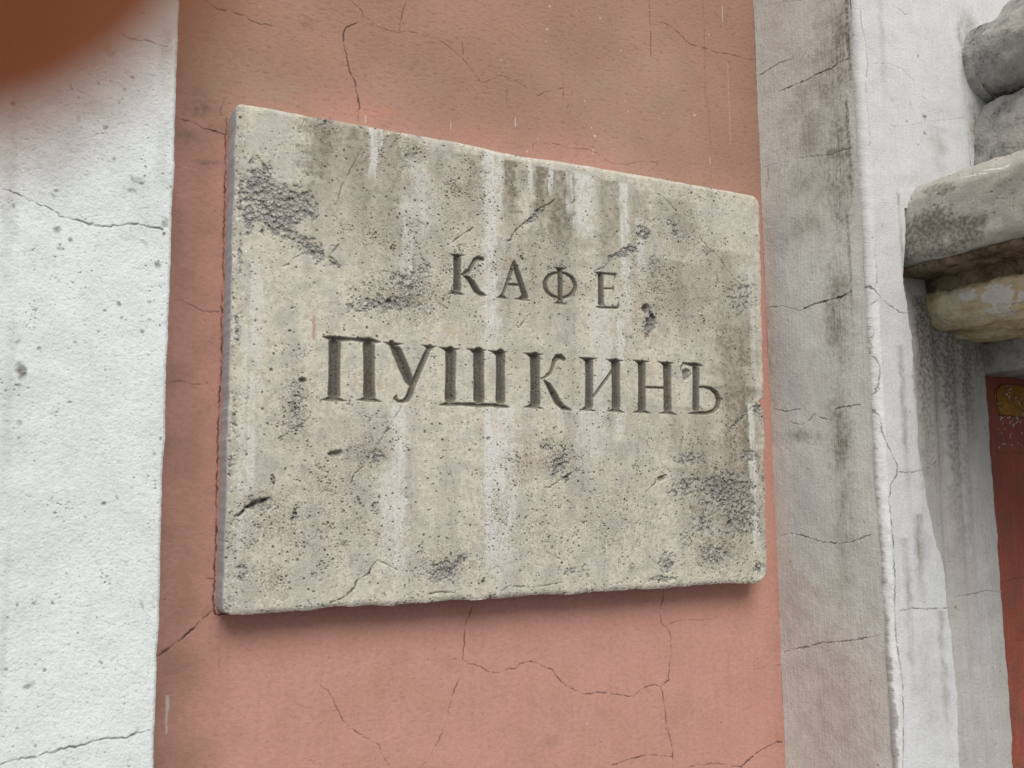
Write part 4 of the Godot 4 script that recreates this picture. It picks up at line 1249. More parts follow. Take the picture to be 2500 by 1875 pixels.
func make_bracket() -> void:
	var grey := stone("grey weathered stone", lin(166, 164, 157), lin(142, 141, 136), lin(86, 82, 74), 201, 0.02)
	var brown := stone("stained stone", lin(136, 122, 100), lin(110, 98, 80), lin(64, 52, 40), 241, 0.2)
	var bracket := thing("bracket_capital", "weathered stone bracket with a flat slab over a rounded cream moulding", "bracket", Vector3(0.93, 1.84, 0.15))
	var o := [-bracket.position]
	var shift := func(p: Array) -> PackedVector2Array:
		var r := PackedVector2Array()
		for q: Vector2 in p: r.append(q + Vector2(o[0].x, o[0].y))
		return r
	# flat slab, its upper left corner broken away
	var z1 := 0.55
	var c := Canvas.new(150, 560, 1980, 2120, 0.8, 27)
	c.blob("soot", 250.6, 2026, 50.4, 34.7, 0, 1, 0.35)
	c.blob("soot", 306.5, 2007.1, 34.7, 26.7, 0, 0.95, 0.35)
	c.blob("soot", 228, 2017.5, 22.2, 37.5, 0, 1, 0.35)
	c.blob("soot", 331.7, 2014.1, 14.6, 13.2, 0, 0.9, 0.35)
	c.blob("soot", 248.2, 1993.7, 62.8, 11.6, -15, 0.9, 0.35)
	c.blob("soot", 263, 2083.9, 37.4, 13.9, -20, 0.7, 0.35)
	c.blob("dirt", 281.3, 2080.8, 31.4, 9.2, -15, 0.5, 0.9)
	c.blob("dirt", 371.9, 1986.2, 27.2, 6.4, -15, 0.6, 0.9)
	c.blob("dirt", 372.8, 2055.6, 34.5, 12.9, -10, 0.3, 0.9)
	c.blob("flake", 322.5, 2085.5, 27.4, 2, -14, 0.9, 0.4)
	c.blob("flake", 353.9, 2083.5, 21.6, 2, -12, 0.95, 0.4)
	c.blob("flake", 372.6, 2082.4, 8, 2.2, -5, 1, 0.4)
	c.line([284.7, 2021.9, 295.4, 2028.2, 305.6, 2027.8, 307.7, 2022.7], 1.5, 0.5)
	paint_white(c, lin(178, 176, 168), lin(164, 162, 154), 151, 0.8, 0.25)
	c.lay("flake", lin(214, 212, 206))
	c.pits(220, 0.6, 2.4, lin(84, 80, 74), 0.75, 0.6)
	c.lay_cracks(lin(80, 76, 70), 0.8)
	var side := c.material("grey slab side", 0.9)
	side.texture_repeat = true
	side.uv1_scale = Vector3(1000.0 / (c.res * c.w), 1000.0 / (c.res * c.h), 1)
	side.uv1_offset = Vector3((150.0 - c.u0) / (c.res * c.w), 1.0 - (2124.0 - c.v0) / (c.res * c.h), 0)
	put("slab", pushed(shift.call([Vector2(0.966, 2.112), Vector2(0.955, 2.110), Vector2(0.944, 2.099), Vector2(0.939, 2.094), Vector2(0.931, 2.082), Vector2(0.9292, 2.06), Vector2(0.9288, 2.0), Vector2(0.9335, 1.99), Vector2(0.945, 1.986), Vector2(1.45, 1.986), Vector2(1.45, 2.112)]), 0.045, z1, 61, 0.0045, 0.004), side, bracket)
	put("fillet", pushed(shift.call([Vector2(0.944, 1.9775), Vector2(1.44, 1.9775), Vector2(1.44, 1.9875), Vector2(0.938, 1.9875)]), 0.0, z1 - 0.012, 62, 0.003), brown, bracket)
	put("neck", pushed(shift.call([Vector2(1.003, 1.952), Vector2(1.43, 1.952), Vector2(1.43, 1.979), Vector2(0.997, 1.979)]), -0.003, z1 - 0.02, 63, 0.005), brown, bracket)
	var ring: Array = [Vector2(1.43, 1.956), Vector2(1.002, 1.9585), Vector2(0.9985, 1.953), Vector2(0.9995, 1.940), Vector2(1.0045, 1.9257), Vector2(1.016, 1.9125), Vector2(1.034, 1.9025), Vector2(1.065, 1.8940), Vector2(1.107, 1.8885), Vector2(1.43, 1.886)]
	c = Canvas.new(130, 540, 250, 680, 0.8, 28)
	paint_moulding(c)
	var cream := c.material("cream painted moulding", 0.85)
	cream.uv1_scale = Vector3(1000.0 / (c.res * c.w), -1000.0 / (c.res * c.h), 1)
	cream.uv1_offset = Vector3((150.0 - c.u0) / (c.res * c.w), 1.0 + (c.v0 + 42.0) / (c.res * c.h), 0)
	put("round_moulding", pushed(shift.call(ring), -0.004, z1 - 0.03, 64, 0.007), cream, bracket)
	put("lower_block", pushed(shift.call([Vector2(1.122, 1.8415), Vector2(1.42, 1.8415), Vector2(1.42, 1.889), Vector2(1.1145, 1.889)]), -0.012, z1 - 0.06, 65, 0.004), grey, bracket)

	var scroll := thing("scroll_console", "grey stone scroll resting on its block above the bracket", "scroll", Vector3(1.085, 2.112, FRONT_Z))
	o[0] = -scroll.position
	put("block", pushed(shift.call([Vector2(1.0815, 2.1125), Vector2(1.45, 2.1125), Vector2(1.45, 2.284), Vector2(1.150, 2.278), Vector2(1.112, 2.262), Vector2(1.104, 2.246), Vector2(1.094, 2.20), Vector2(1.086, 2.15)]), -0.01, 0.42, 66, 0.006), grey, scroll)
	var roll: Array = []
	for q in arc_points(1.143, 2.336, 0.063, 0.063, 0, 352, 44): roll.append(q)
	put("roll", pushed(shift.call(roll), -0.012, 0.42, 67, 0.007), grey, scroll)
	put("roll_collar", pushed(shift.call(Array(arc_points(1.143, 2.336, 0.0655, 0.0655, 0, 352, 44))), -0.01, 0.018, 68, 0.004), grey, scroll)
	put("upper_band", pushed(shift.call([Vector2(1.128, 2.392), Vector2(1.45, 2.392), Vector2(1.45, 2.50), Vector2(1.24, 2.50), Vector2(1.165, 2.42)]), -0.014, 0.40, 69, 0.006), grey, scroll)


# ---------------------------------------------------------------- the hand at the lens

# a smooth body from tapered bones: [from, to, radius, radius] in metres; surface nets on a grid
func flesh(bones: Array, cell: float, blend: float) -> ArrayMesh:
	var lo := Vector3(9, 9, 9)
	var hi := -lo
	for b in bones:
		for e in 2:
			lo = lo.min(b[e] - Vector3.ONE * (b[2 + e] + cell * 3.0))
			hi = hi.max(b[e] + Vector3.ONE * (b[2 + e] + cell * 3.0))
	var nx := int((hi.x - lo.x) / cell) + 2
	var ny := int((hi.y - lo.y) / cell) + 2
	var nz := int((hi.z - lo.z) / cell) + 2
	var field := PackedFloat32Array()
	field.resize(nx * ny * nz)
	field.fill(1.0)
	for b in bones:
		var a: Vector3 = b[0]
		var ab: Vector3 = b[1] - a
		var l2 := maxf(ab.length_squared(), 1e-9)
		var ra: float = b[2]
		var rb: float = b[3]
		var reach := maxf(ra, rb) + cell * 2.5 + blend
		var f := ((a.min(b[1]) - Vector3.ONE * reach - lo) / cell).max(Vector3.ZERO)
		var t := (a.max(b[1]) + Vector3.ONE * reach - lo) / cell
		for z in range(int(f.z), mini(nz, int(t.z) + 1)):
			for y in range(int(f.y), mini(ny, int(t.y) + 1)):
				for x in range(int(f.x), mini(nx, int(t.x) + 1)):
					var p := lo + Vector3(x, y, z) * cell
					var s := clampf((p - a).dot(ab) / l2, 0.0, 1.0)
					var d := p.distance_to(a + ab * s) - lerpf(ra, rb, s)
					var k := (z * ny + y) * nx + x
					var old := field[k]
					var h := maxf(blend - absf(old - d), 0.0) / blend
					field[k] = minf(old, d) - h * h * blend * 0.25
	var ids := {}
	var v := PackedVector3Array()
	var step := [0, 1, nx, nx + 1, nx * ny, nx * ny + 1, nx * ny + nx, nx * ny + nx + 1]
	for z in nz - 1:
		for y in ny - 1:
			for x in nx - 1:
				var k := (z * ny + y) * nx + x
				var inside := 0
				for n in 8:
					if field[k + step[n]] < 0.0: inside += 1
				if inside == 0 or inside == 8:
					continue
				var sum := Vector3.ZERO
				var count := 0
				for n in 8:
					for axis in 3:
						if n & (1 << axis): continue
						var m := n | (1 << axis)
						var fa := field[k + step[n]]
						var fb := field[k + step[m]]
						if (fa < 0.0) == (fb < 0.0): continue
						var pa := Vector3(n & 1, (n >> 1) & 1, (n >> 2) & 1)
						var pb := Vector3(m & 1, (m >> 1) & 1, (m >> 2) & 1)
						sum += pa.lerp(pb, fa / (fa - fb))
						count += 1
				ids[k] = v.size()
				v.append(lo + (Vector3(x, y, z) + sum / count) * cell)
	var st := SurfaceTool.new()
	st.begin(Mesh.PRIMITIVE_TRIANGLES)
	for p in v: st.add_vertex(p)
	var stride := [1, nx, nx * ny]
	for z in range(1, nz - 1):
		for y in range(1, ny - 1):
			for x in range(1, nx - 1):
				var k := (z * ny + y) * nx + x
				for axis in 3:
					var a_in := field[k] < 0.0
					if a_in == (field[k + stride[axis]] < 0.0): continue
					var u: int = stride[(axis + 1) % 3]
					var w: int = stride[(axis + 2) % 3]
					var q := [ids[k - u - w], ids[k - w], ids[k], ids[k - u]]
					if a_in: q.reverse()
					for n in [0, 1, 2, 0, 2, 3]: st.add_index(q[n])
	st.generate_normals()
	return st.commit()


func make_hand(camera: Camera3D) -> void:
	# a place given to the right of, above and in front of the lens, in millimetres
	var at := func(x: float, y: float, ahead: float) -> Vector3: return camera.basis * Vector3(x, y, -ahead) * 0.001
	var skin := plain("skin", lin(204, 130, 86), 0.55)
	skin.subsurf_scatter_enabled = true
	skin.subsurf_scatter_strength = 0.15
	var hand := thing("person", "blurred fingertip of the person taking the picture, held across the lens corner", "person", camera.position)
	var tip: Vector3 = at.call(-11.0, 10.95, 14.0)
	var tip2: Vector3 = tip + at.call(-5.0, 5.0, -0.5)
	var dip: Vector3 = tip + at.call(-19.0, 15.0, -4.0)
	var pip: Vector3 = dip + at.call(-21.0, 8.0, -17.0)
	var mcp: Vector3 = pip + at.call(-25.0, -8.0, -38.0)
	var wrist: Vector3 = mcp + at.call(-22.0, -62.0, -62.0)
	var bones := [[tip, tip2, 0.0078, 0.0084], [tip2, dip, 0.0084, 0.0086], [dip, pip, 0.0086, 0.0098], [pip, mcp, 0.0098, 0.012], [mcp, wrist, 0.014, 0.019]]
	# three fingers bent into the palm, one below the other
	for n in range(1, 4):
		var knuckle: Vector3 = mcp + at.call(-1.0 - n * 1.5, -20.0 * n, 1.0 * n)
		var size: float = [1.0, 1.06, 1.0, 0.84][n]
		var second: Vector3 = knuckle + at.call(26.0, 4.0 - n, 30.0) * size
		var third: Vector3 = second + at.call(19.0, -3.0, -13.0) * size
		var end: Vector3 = third + at.call(2.0, -3.0, -19.0) * size
		bones.append_array([[knuckle, second, 0.0115 * size, 0.0098 * size], [second, third, 0.0098 * size, 0.0088 * size], [third, end, 0.0086 * size, 0.0074 * size], [knuckle, wrist, 0.0135, 0.018]])
	var root: Vector3 = wrist + at.call(20.0, 4.0, 8.0)
	var thumb: Vector3 = root + at.call(30.0, 10.0, 12.0)
	var thumb_end: Vector3 = thumb + at.call(24.0, 14.0, 2.0)
	bones.append_array([[wrist, root, 0.019, 0.017], [root, thumb, 0.016, 0.0115], [thumb, thumb_end, 0.0112, 0.009]])
	var arm: Vector3 = wrist + at.call(-30.0, -110.0, -110.0)
	bones.append([wrist, arm, 0.023, 0.031])
	var body := SurfaceTool.new()
	body.begin(Mesh.PRIMITIVE_TRIANGLES)
	body.append_from(flesh(bones.slice(0, 4), 0.0011, 0.003), 0, Transform3D())
	body.append_from(flesh(bones.slice(3), 0.003, 0.006), 0, Transform3D())
	put("hand", body.commit(), skin, hand)
	# nail, on the side turned to the wall
	var nail_m := plain("nail", lin(214, 160, 140), 0.3)
	var out_: Vector3 = at.call(0.1, 0.25, 1.0) / at.call(0.1, 0.25, 1.0).length()
	var along := (tip - dip).normalized()
	out_ = (out_ - along * out_.dot(along)).normalized()
	var across := along.cross(out_)
	var st := SurfaceTool.new()
	st.begin(Mesh.PRIMITIVE_TRIANGLES)
	var rows := 10
	for j in rows + 1:
		for i in rows + 1:
			var a := deg_to_rad(lerpf(-52, 52, float(i) / rows))
			var y := lerpf(-0.007, 0.0035, float(j) / rows) * (1.0 - 0.12 * pow(absf(lerpf(-1, 1, float(i) / rows)), 2.0))
			st.add_vertex(tip + along * y + (out_ * cos(a) + across * sin(a)) * (0.0085 - 0.0012 * maxf(0.0, y / 0.0035)))
	for j in rows:
		for i in rows:
			var k := j * (rows + 1) + i
			for id in [k, k + rows + 1, k + 1, k + 1, k + rows + 1, k + rows + 2]: st.add_index(id)
	st.generate_normals()
	put("fingernail", st.commit(), nail_m, hand)
	var cuff := SurfaceTool.new()
	cuff.begin(Mesh.PRIMITIVE_TRIANGLES)
	var down := (arm - wrist).normalized()
	var side := down.cross(Vector3.UP).normalized()
	var front := down.cross(side)
	for j in 13:
		for i in 25:
			var a := TAU * i / 24.0
			var t := j / 12.0
			var r := lerpf(0.034, 0.044, t) + 0.0015 * sin(t * 40.0 + sin(a * 2.0)) - (0.004 if j == 0 else 0.0)
			cuff.add_vertex(wrist.lerp(arm, 0.35 + 0.85 * t) + (side * cos(a) + front * sin(a)) * r)
	for j in 12:
		for i in 24:
			var k := j * 25 + i
			for id in [k, k + 25, k + 1, k + 1, k + 25, k + 26]: cuff.add_index(id)
	cuff.generate_normals()
	put("sleeve", cuff.commit(), plain("dark cloth", Vector3(0.03, 0.035, 0.05), 0.95), hand)


func flat(origin: Vector3, right: Vector3, out_: Vector3) -> Transform3D:
	return Transform3D(Basis(right, Vector3.UP, out_), origin)


func _ready() -> void:
	rng.seed = 9
	var camera := Camera3D.new()
	camera.name = "camera"
	camera.position = Vector3(-0.22257, 1.65138, 1.15134)
	camera.basis = Basis(Vector3(0.884674, -0.009718, 0.466108), Vector3(-0.048209, 0.992516, 0.112194), Vector3(-0.463710, -0.121726, 0.877585))
	var focal := 29.98125
	var lens := CameraAttributesPhysical.new()
	lens.frustum_focus_distance = 1.3
	lens.frustum_focal_length = focal * 17.5 / 12.0
	lens.exposure_aperture = lens.frustum_focal_length / 2.6
	lens.frustum_near = 0.004
	lens.frustum_far = 900.0
	camera.attributes = lens
	camera.current = true
	add_child(camera)
	camera.fov = rad_to_deg(2.0 * atan(12.0 / focal))
	camera.near = 0.004
	camera.far = 900.0

	var around := WorldEnvironment.new()
	around.name = "environment"
	var e := Environment.new()
	e.background_mode = Environment.BG_SKY
	var sky := ProceduralSkyMaterial.new()
	sky.sky_top_color = Color(0.92, 0.94, 0.97)
	sky.sky_horizon_color = Color(0.60, 0.62, 0.64)
	sky.sky_curve = 0.3
	sky.ground_horizon_color = Color(0.34, 0.34, 0.34)
	sky.ground_bottom_color = Color(0.36, 0.36, 0.36)
	sky.sky_energy_multiplier = 1.0
	e.sky = Sky.new()
	e.sky.sky_material = sky
	e.background_energy_multiplier = 0.62
	e.tonemap_mode = Environment.TONE_MAPPER_LINEAR
	e.tonemap_exposure = 1.98
	e.sdfgi_enabled = true
	e.ssao_enabled = true
	e.ssil_enabled = true
	around.environment = e
	add_child(around)

	var sun := DirectionalLight3D.new()
	sun.name = "sun"
	sun.light_energy = 0.42
	sun.light_color = Color(1.0, 0.985, 0.96)
	sun.light_angular_distance = 36.0
	sun.shadow_enabled = true
	sun.rotation_degrees = Vector3(-45, -12, 0)
	add_child(sun)

	make_ground()
	make_walls()
	make_bracket()
	make_slab()
	make_hand(camera)


func make_ground() -> void:
	var st := SurfaceTool.new()
	st.begin(Mesh.PRIMITIVE_TRIANGLES)
	var p := PlaneMesh.new()
	p.size = Vector2(600, 600)
	st.append_from(p, 0, Transform3D())
	var g := put("pavement", st.commit(), plain("grey pavement", Vector3(0.10, 0.098, 0.094)), self)
	g.set_meta("kind", "structure")


func rough_stucco(called: String, c: Vector3, seed_: int) -> StandardMaterial3D:
	return stone(called, c, c * 0.95, c * 0.75, seed_, -0.6)


func make_walls() -> void:
	# red wall between the pilasters: the part with its own canvas, and plain stucco above and below
	var red_more := rough_stucco("red stucco", lin(196, 146, 133), 301)
	var white_more := rough_stucco("white stucco", lin(220, 223, 221), 311)
	var wall := thing("red_wall", "salmon red cracked stucco wall behind the stone plaque", "wall")
	var c := Canvas.new(-140, 880, 1180, 2540, 0.9, 21)
	paint_wall(c)
	put("stucco", relief(c, flat(Vector3.ZERO, Vector3.RIGHT, Vector3.BACK), -135, 870, 1185, 2535, 6.0, Vector2.ZERO, Vector2.ZERO, 60), c.material("old red stucco", 0.92), wall)
	put("upper_stucco", box_mesh(Vector3(-0.135, 2.536, -0.3), Vector3(0.87, 4.6, -0.002)), red_more, wall)
	put("far_stucco", box_mesh(Vector3(-2.6, 0, -0.3), Vector3(-0.2965, 4.6, -0.003)), red_more, wall)
	put("lower_stucco", box_mesh(Vector3(-0.135, 0, -0.3), Vector3(0.87, 1.184, -0.002)), red_more, wall)

	var left := thing("white_pilaster", "whitewashed pitted pilaster with dark hairline cracks, left of the red wall", "pilaster")
	c = Canvas.new(-300, -70, 1240, 2360, 0.8, 22)
	c.line([-236.8, 1946.7, -224.4, 1944.3, -214, 1939.1, -200.5, 1935, -191.4, 1931.1, -187.5, 1927.4, -176.1, 1926.3, -163.7, 1922.8, -145.1, 1922.3, -132.6, 1925.6, -120, 1928.5, -108.6, 1927.6, -93.9, 1925.6], 2.0, 0.8)
	c.line([-149.8, 2126.8, -133.3, 2119.6, -123.5, 2119.1, -115.3, 2121.5, -106.9, 2119.1, -95.2, 2118.9], 1.5, 0.55)
	c.line([-213.5, 1425, -206.6, 1427.6, -196.1, 1428.4, -184.3, 1427.5, -181.4, 1429.5, -170, 1431.1, -155.5, 1434, -149.3, 1433.2, -141.9, 1435.2, -129.4, 1436.6, -119.2, 1436.9, -111.4, 1435.3, -101.2, 1439, -88.4, 1440.2], 2.0, 0.9)
	c.line([-105, 1418.1, -107, 1414.4, -109.2, 1410], 1.5, 0.8)
	c.line([-101.2, 1477.4, -89.3, 1476.7], 1.0, 0.4)
	c.blob("soot", -189.1, 1913.6, 3.8, 5.1, -20, 0.96, 0.5)
	c.blob("soot", -150.5, 2022.1, 4, 2.8, 40, 0.72, 0.5)
	c.blob("soot", -134.6, 2064.6, 2.6, 2.9, 0, 0.72, 0.5)
	c.blob("soot", -174.9, 2026.5, 2.9, 3.2, 0, 0.72, 0.5)
	c.blob("soot", -141.4, 1990.7, 2.2, 2.8, 0, 0.84, 0.5)
	c.blob("soot", -191.5, 1951.6, 2.8, 2, 0, 0.84, 0.5)
	c.blob("soot", -226.7, 1932.2, 2, 2.7, 0, 0.72, 0.5)
	c.blob("soot", -193.5, 1945.4, 1.7, 4.7, 30, 0.6, 0.5)
	c.blob("soot", -118.3, 1972.1, 9.4, 4.9, -20, 0.54, 0.5)
	c.blob("soot", -124.4, 1962.3, 5.6, 2.4, 0, 0.6, 0.5)
	c.blob("soot", -109.6, 1909.5, 3.7, 5.2, 30, 0.6, 0.5)
	c.blob("soot", -97.6, 1889.7, 3.8, 4.4, 30, 0.84, 0.5)
	c.blob("soot", -186.1, 1896.1, 2.8, 3.9, 0, 0.72, 0.5)
	c.blob("soot", -176.8, 1905.7, 2.4, 3.5, 0, 0.72, 0.5)
	c.blob("soot", -150.5, 2103, 4.9, 10.4, 25, 0.42, 0.5)
	c.blob("soot", -91.6, 1933, 4.6, 7, 0, 0.6, 0.5)
	c.blob("soot", -115, 1970.8, 2.6, 2.9, 0, 0.96, 0.5)
	c.blob("soot", -92.1, 1922.2, 1.9, 2.5, 0, 1, 0.5)
	c.blob("soot", -87.9, 1971.3, 1.5, 2.1, 0, 0.96, 0.5)
	c.blob("soot", -213.7, 1777.3, 5.9, 10.3, 0, 0.96, 0.5)
	c.blob("soot", -212.6, 1728.4, 3.1, 2.8, 0, 0.72, 0.5)
	c.blob("soot", -131.9, 1846.7, 2.5, 4, 35, 0.84, 0.5)
	c.blob("soot", -128.7, 1833, 1.5, 2.7, -20, 1, 0.5)
	c.blob("soot", -109.3, 1821.3, 2.5, 2.4, 0, 0.72, 0.5)
	c.blob("soot", -103.5, 1851.5, 2.9, 3.1, 0, 0.54, 0.5)
	c.blob("soot", -103.1, 1832.9, 2.2, 2.7, 0, 0.6, 0.5)
	c.blob("soot", -88.6, 1716.1, 2.1, 2.5, 0, 1, 0.5)
	c.blob("soot", -94.2, 1700.8, 2, 2.3, 0, 0.84, 0.5)
	c.blob("soot", -217.3, 1802.7, 2, 4.2, -20, 0.6, 0.5)
	c.blob("soot", -141.4, 1781.3, 1.4, 2, 0, 0.96, 0.5)
	c.blob("soot", -93, 1828.5, 1.3, 1.7, 0, 1, 0.5)
	c.blob("soot", -182.4, 1658.4, 1.4, 4.1, -20, 0.6, 0.5)
	c.blob("soot", -126.3, 1659.4, 1.4, 3.9, 25, 0.6, 0.5)
	c.blob("soot", -211.9, 1714.1, 2, 2.2, 0, 0.6, 0.5)
	c.blob("soot", -214.2, 1762.7, 3.7, 1.9, 0, 0.72, 0.5)
	c.blob("soot", -181.7, 1503.5, 2, 1.8, 0, 1, 0.5)
	c.blob("soot", -134.4, 1506.7, 2.7, 1.5, -45, 0.96, 0.5)
	c.blob("soot", -121.5, 1498.9, 1.2, 1.2, 0, 1, 0.5)
	c.blob("soot", -213, 1506.9, 2.2, 1.5, 0, 1, 0.5)
	c.blob("soot", -206.6, 1563.6, 1.4, 2.1, 0, 1, 0.5)
	c.blob("soot", -194.3, 1491, 6.9, 3, 25, 0.66, 0.5)
	c.blob("soot", -185.9, 1437.7, 1.4, 1.5, 0, 0.96, 0.5)
	c.blob("soot", -139.7, 1547.9, 1, 1.1, 0, 1, 0.5)
	c.blob("soot", -100.1, 1556.8, 1.5, 5.4, 20, 0.6, 0.5)
	c.blob("soot", -116.1, 1597.8, 3, 1.6, -20, 0.6, 0.5)
	c.blob("soot", -132.5, 1584.6, 1.5, 1.6, 0, 0.84, 0.5)
	c.blob("soot", -201.5, 1455.1, 1.2, 1.5, 0, 0.72, 0.5)
	c.blob("soot", -162.4, 1524.6, 1.3, 1.2, 0, 0.72, 0.5)
	c.blob("soot", -112.6, 1467.1, 1.2, 1.4, 0, 0.84, 0.5)
	c.blob("grey", -230.3, 1946.8, 8.7, 131.6, 0, 0.5, 0.9)
	c.blob("grey", -222.5, 1757.5, 6.7, 121.7, 0, 0.45, 0.9)
	c.blob("grey", -216.4, 1545.3, 4.7, 115.7, 0, 0.4, 0.9)
	c.blob("grey", -117.7, 1954.4, 19.7, 52.7, 0, 0.25, 0.9)
	c.blob("grey", -189.3, 1987.3, 40.4, 44.5, 0, 0.25, 0.9)
	c.blob("grey", -96.6, 2113, 10.3, 48, 0, 0.6, 0.9)
	c.blob("grey", -98, 2002.3, 11.8, 53.8, 0, 0.45, 0.9)
	c.blob("grey", -168.5, 2040.1, 48.3, 21.1, 0, 0.35, 0.9)
	c.blob("grey", -88.1, 1763.6, 4.2, 72.9, 0, 0.2, 0.9)
	paint_white(c, lin(224, 229, 228), lin(206, 211, 210), 91, 0.8, 0.12)
	c.pits(14000, 0.4, 1.1, lin(140, 139, 130), 0.6, 0.6)
	c.clusters(60, 14.0, 26, 0.5, 1.3, lin(122, 120, 112))
	c.pits(90, 1.2, 3.0, lin(96, 92, 84), 0.7, 0.5)
	c.lay_cracks(lin(66, 64, 62), 1.0)
	put("plaster", relief(c, flat(Vector3(0, 0, LEFT_Z), Vector3.RIGHT, Vector3.BACK), -296, -85, 1245, 2355, 2.5, Vector2(2, 3), Vector2(2.4, 3), 160), c.material("whitewash", 0.92), left)
	put("upper_plaster", box_mesh(Vector3(-0.296, 2.356, 0.0), Vector3(-0.087, 4.6, LEFT_Z)), white_more, left)
	put("lower_plaster", box_mesh(Vector3(-0.296, 0, 0.0), Vector3(-0.087, 1.244, LEFT_Z)), white_more, left)

	var right := thing("grey_pilaster", "tall pilaster with a streaked grey side and a white front, right of the plaque", "pilaster")
	c = Canvas.new(-5, 212, 1180, 2560, 0.8, 23)
	c.line([2.8, 2345.9, 27.8, 2346.8, 54.9, 2348.2, 85.8, 2342], 2.2, 0.6)
	c.line([54.6, 2300.8, 83.1, 2299.5, 108.1, 2296, 132.6, 2297.2, 160.8, 2292.9, 179.4, 2296.1, 195.2, 2294.9], 2.6, 0.9)
	c.line([83.2, 2179.3, 119.6, 2171, 152.1, 2162, 174.9, 2161.6, 192.6, 2158.5], 2, 0.6)
	c.line([73, 1938.9, 104.9, 1943.9, 133.1, 1943.9, 160.4, 1944.9, 176.1, 1948.1], 2.8, 0.95)
	c.line([1.7, 1957.6, 40.9, 1952.2, 73, 1938.9], 1.8, 0.5)
	c.line([4.5, 1794.2, 33.3, 1786.7, 64.2, 1787.7], 1.8, 0.7)
	c.line([40.1, 1770.4, 65.2, 1762.9, 80.5, 1769, 93.3, 1777.1, 105, 1770.7, 125.9, 1765.4], 1.9, 0.7)
	c.line([133.9, 1780.7, 150.1, 1782.8, 181.3, 1783.4], 2, 0.7)
	c.line([11, 1594.4, 32, 1599.4, 66.9, 1594.1, 95.4, 1587.9, 132.4, 1586.7, 159.4, 1591.6, 177.1, 1597.2, 188, 1600.8], 1.9, 0.7)
	c.line([5.2, 1416.9, 26.2, 1425, 61.4, 1433, 81.1, 1440.6, 118.5, 1446.8, 154.4, 1454.5, 193.1, 1464.5], 1.9, 0.75)
	c.line([9.7, 2463.1, 61, 2448.4, 111.5, 2427.6], 1.6, 0.3)
	c.line([7.3, 2188.5, 44.9, 2186.1, 60.3, 2181.1], 1.6, 0.35)
	c.blob("dirt", 181, 2319.3, 28.6, 117.7, 0, 0.9, 0.95)
	c.blob("dirt", 150.8, 2284.1, 52.9, 144.4, 0, 0.6, 0.95)
	c.blob("dirt", 164.7, 2143.4, 36.6, 147.7, 0, 0.9, 0.95)
	c.blob("dirt", 149.9, 1923.1, 35.4, 113.9, 0, 0.8, 0.95)
	c.blob("dirt", 106.9, 2199.7, 68.4, 183, 0, 0.5, 0.95)
	c.blob("dirt", 98.2, 2064.2, 93.8, 50.9, 0, 0.35, 0.95)
	c.blob("dirt", 142.3, 1734.3, 31.2, 104.2, 0, 0.8, 0.95)
	c.blob("dirt", 143.9, 1623.6, 26.5, 102.6, 0, 0.6, 0.95)
	c.blob("dirt", 71.6, 1745.9, 57.5, 14.6, 0, 0.6, 0.95)
	c.blob("dirt", 133.4, 1534.5, 26.7, 44.3, 0, 0.35, 0.95)
	c.blob("dirt", 0, 1885.3, 16, 150, 0, 0.35, 0.95)
	c.run("soot", 196.4, 2405.2, 2235.1, 4.9, 0.95, 0.3, 0.7)
	c.run("soot", 186.7, 2234.4, 2067.1, 4.2, 0.8, 0.3, 0.7)
	c.run("soot", 176.1, 2066.9, 1895.3, 3.6, 0.6, 0.3, 0.7)
	c.blob("pale", 47.7, 2406.4, 50.5, 101.4, 0, 0.5, 0.95)
	c.blob("pale", 28.5, 2179.7, 37.9, 46.1, 0, 0.5, 0.95)
	c.blob("pale", 26.2, 1881.6, 45.6, 92.5, 0, 0.5, 0.95)
	c.blob("pale", 75, 1644.4, 52.2, 114.4, 0, 0.45, 0.95)
	c.blob("pale", 55.7, 1813.8, 39.9, 44.5, 0, 0.5, 0.95)
	c.blob("rose", 112.5, 1357.1, 95.9, 141.1, 0, 0.55, 0.95)
	c.blob("rose", 40.1, 1485.4, 39.5, 89.5, 0, 0.3, 0.95)
	c.run("rust", 17.8, 2188.8, 2155.9, 2.2, 0.6, 0.4, 0.6)
	c.run("rust", 14.7, 2164.3, 2148.8, 2.2, 0.6, 0.4, 0.6)
	paint_white(c, lin(226, 230, 224), lin(204, 206, 199), 101, 0.6, 0.4)
	c.pits(700, 0.5, 2.0, lin(104, 98, 90), 0.65, 0.4, "dirt", 0.3)
	c.lay_cracks(lin(60, 54, 52), 1.0)
	put("side_plaster", relief(c, flat(Vector3(RETURN_X, 0, 0), Vector3.BACK, Vector3.LEFT), 0, 204, 1185, 2555, 3.0, Vector2.ZERO, Vector2.ZERO, 0), c.material("grey brushed plaster", 0.9), right)
	c = Canvas.new(840, 1350, 1200, 2600, 0.8, 24)
	c.line([858.2, 2378.9, 856.4, 2342, 862.7, 2310.8, 865.4, 2282.5, 859.7, 2252.6, 858.7, 2227.4, 861.4, 2199.5, 861, 2164, 857.5, 2149.3], 1.6, 0.45)
	c.line([865.4, 2282.5, 907.5, 2290.8, 937.5, 2290.5, 961.7, 2277.1, 980.4, 2254.8, 1000.5, 2247.5, 1026, 2237.4], 1.3, 0.35)
	c.line([894.6, 2193.1, 924.5, 2196.6, 960.7, 2206.8, 1008.6, 2221.1, 1091.7, 2242], 1.3, 0.3)
	c.line([832.5, 1946.1, 851.3, 1948.6, 864.1, 1932.9, 882.2, 1922.6, 900.8, 1915.7, 922.5, 1914], 1.9, 0.75)
	c.line([858, 2003.7, 860, 1969.8, 855.9, 1947.3], 1.4, 0.5)
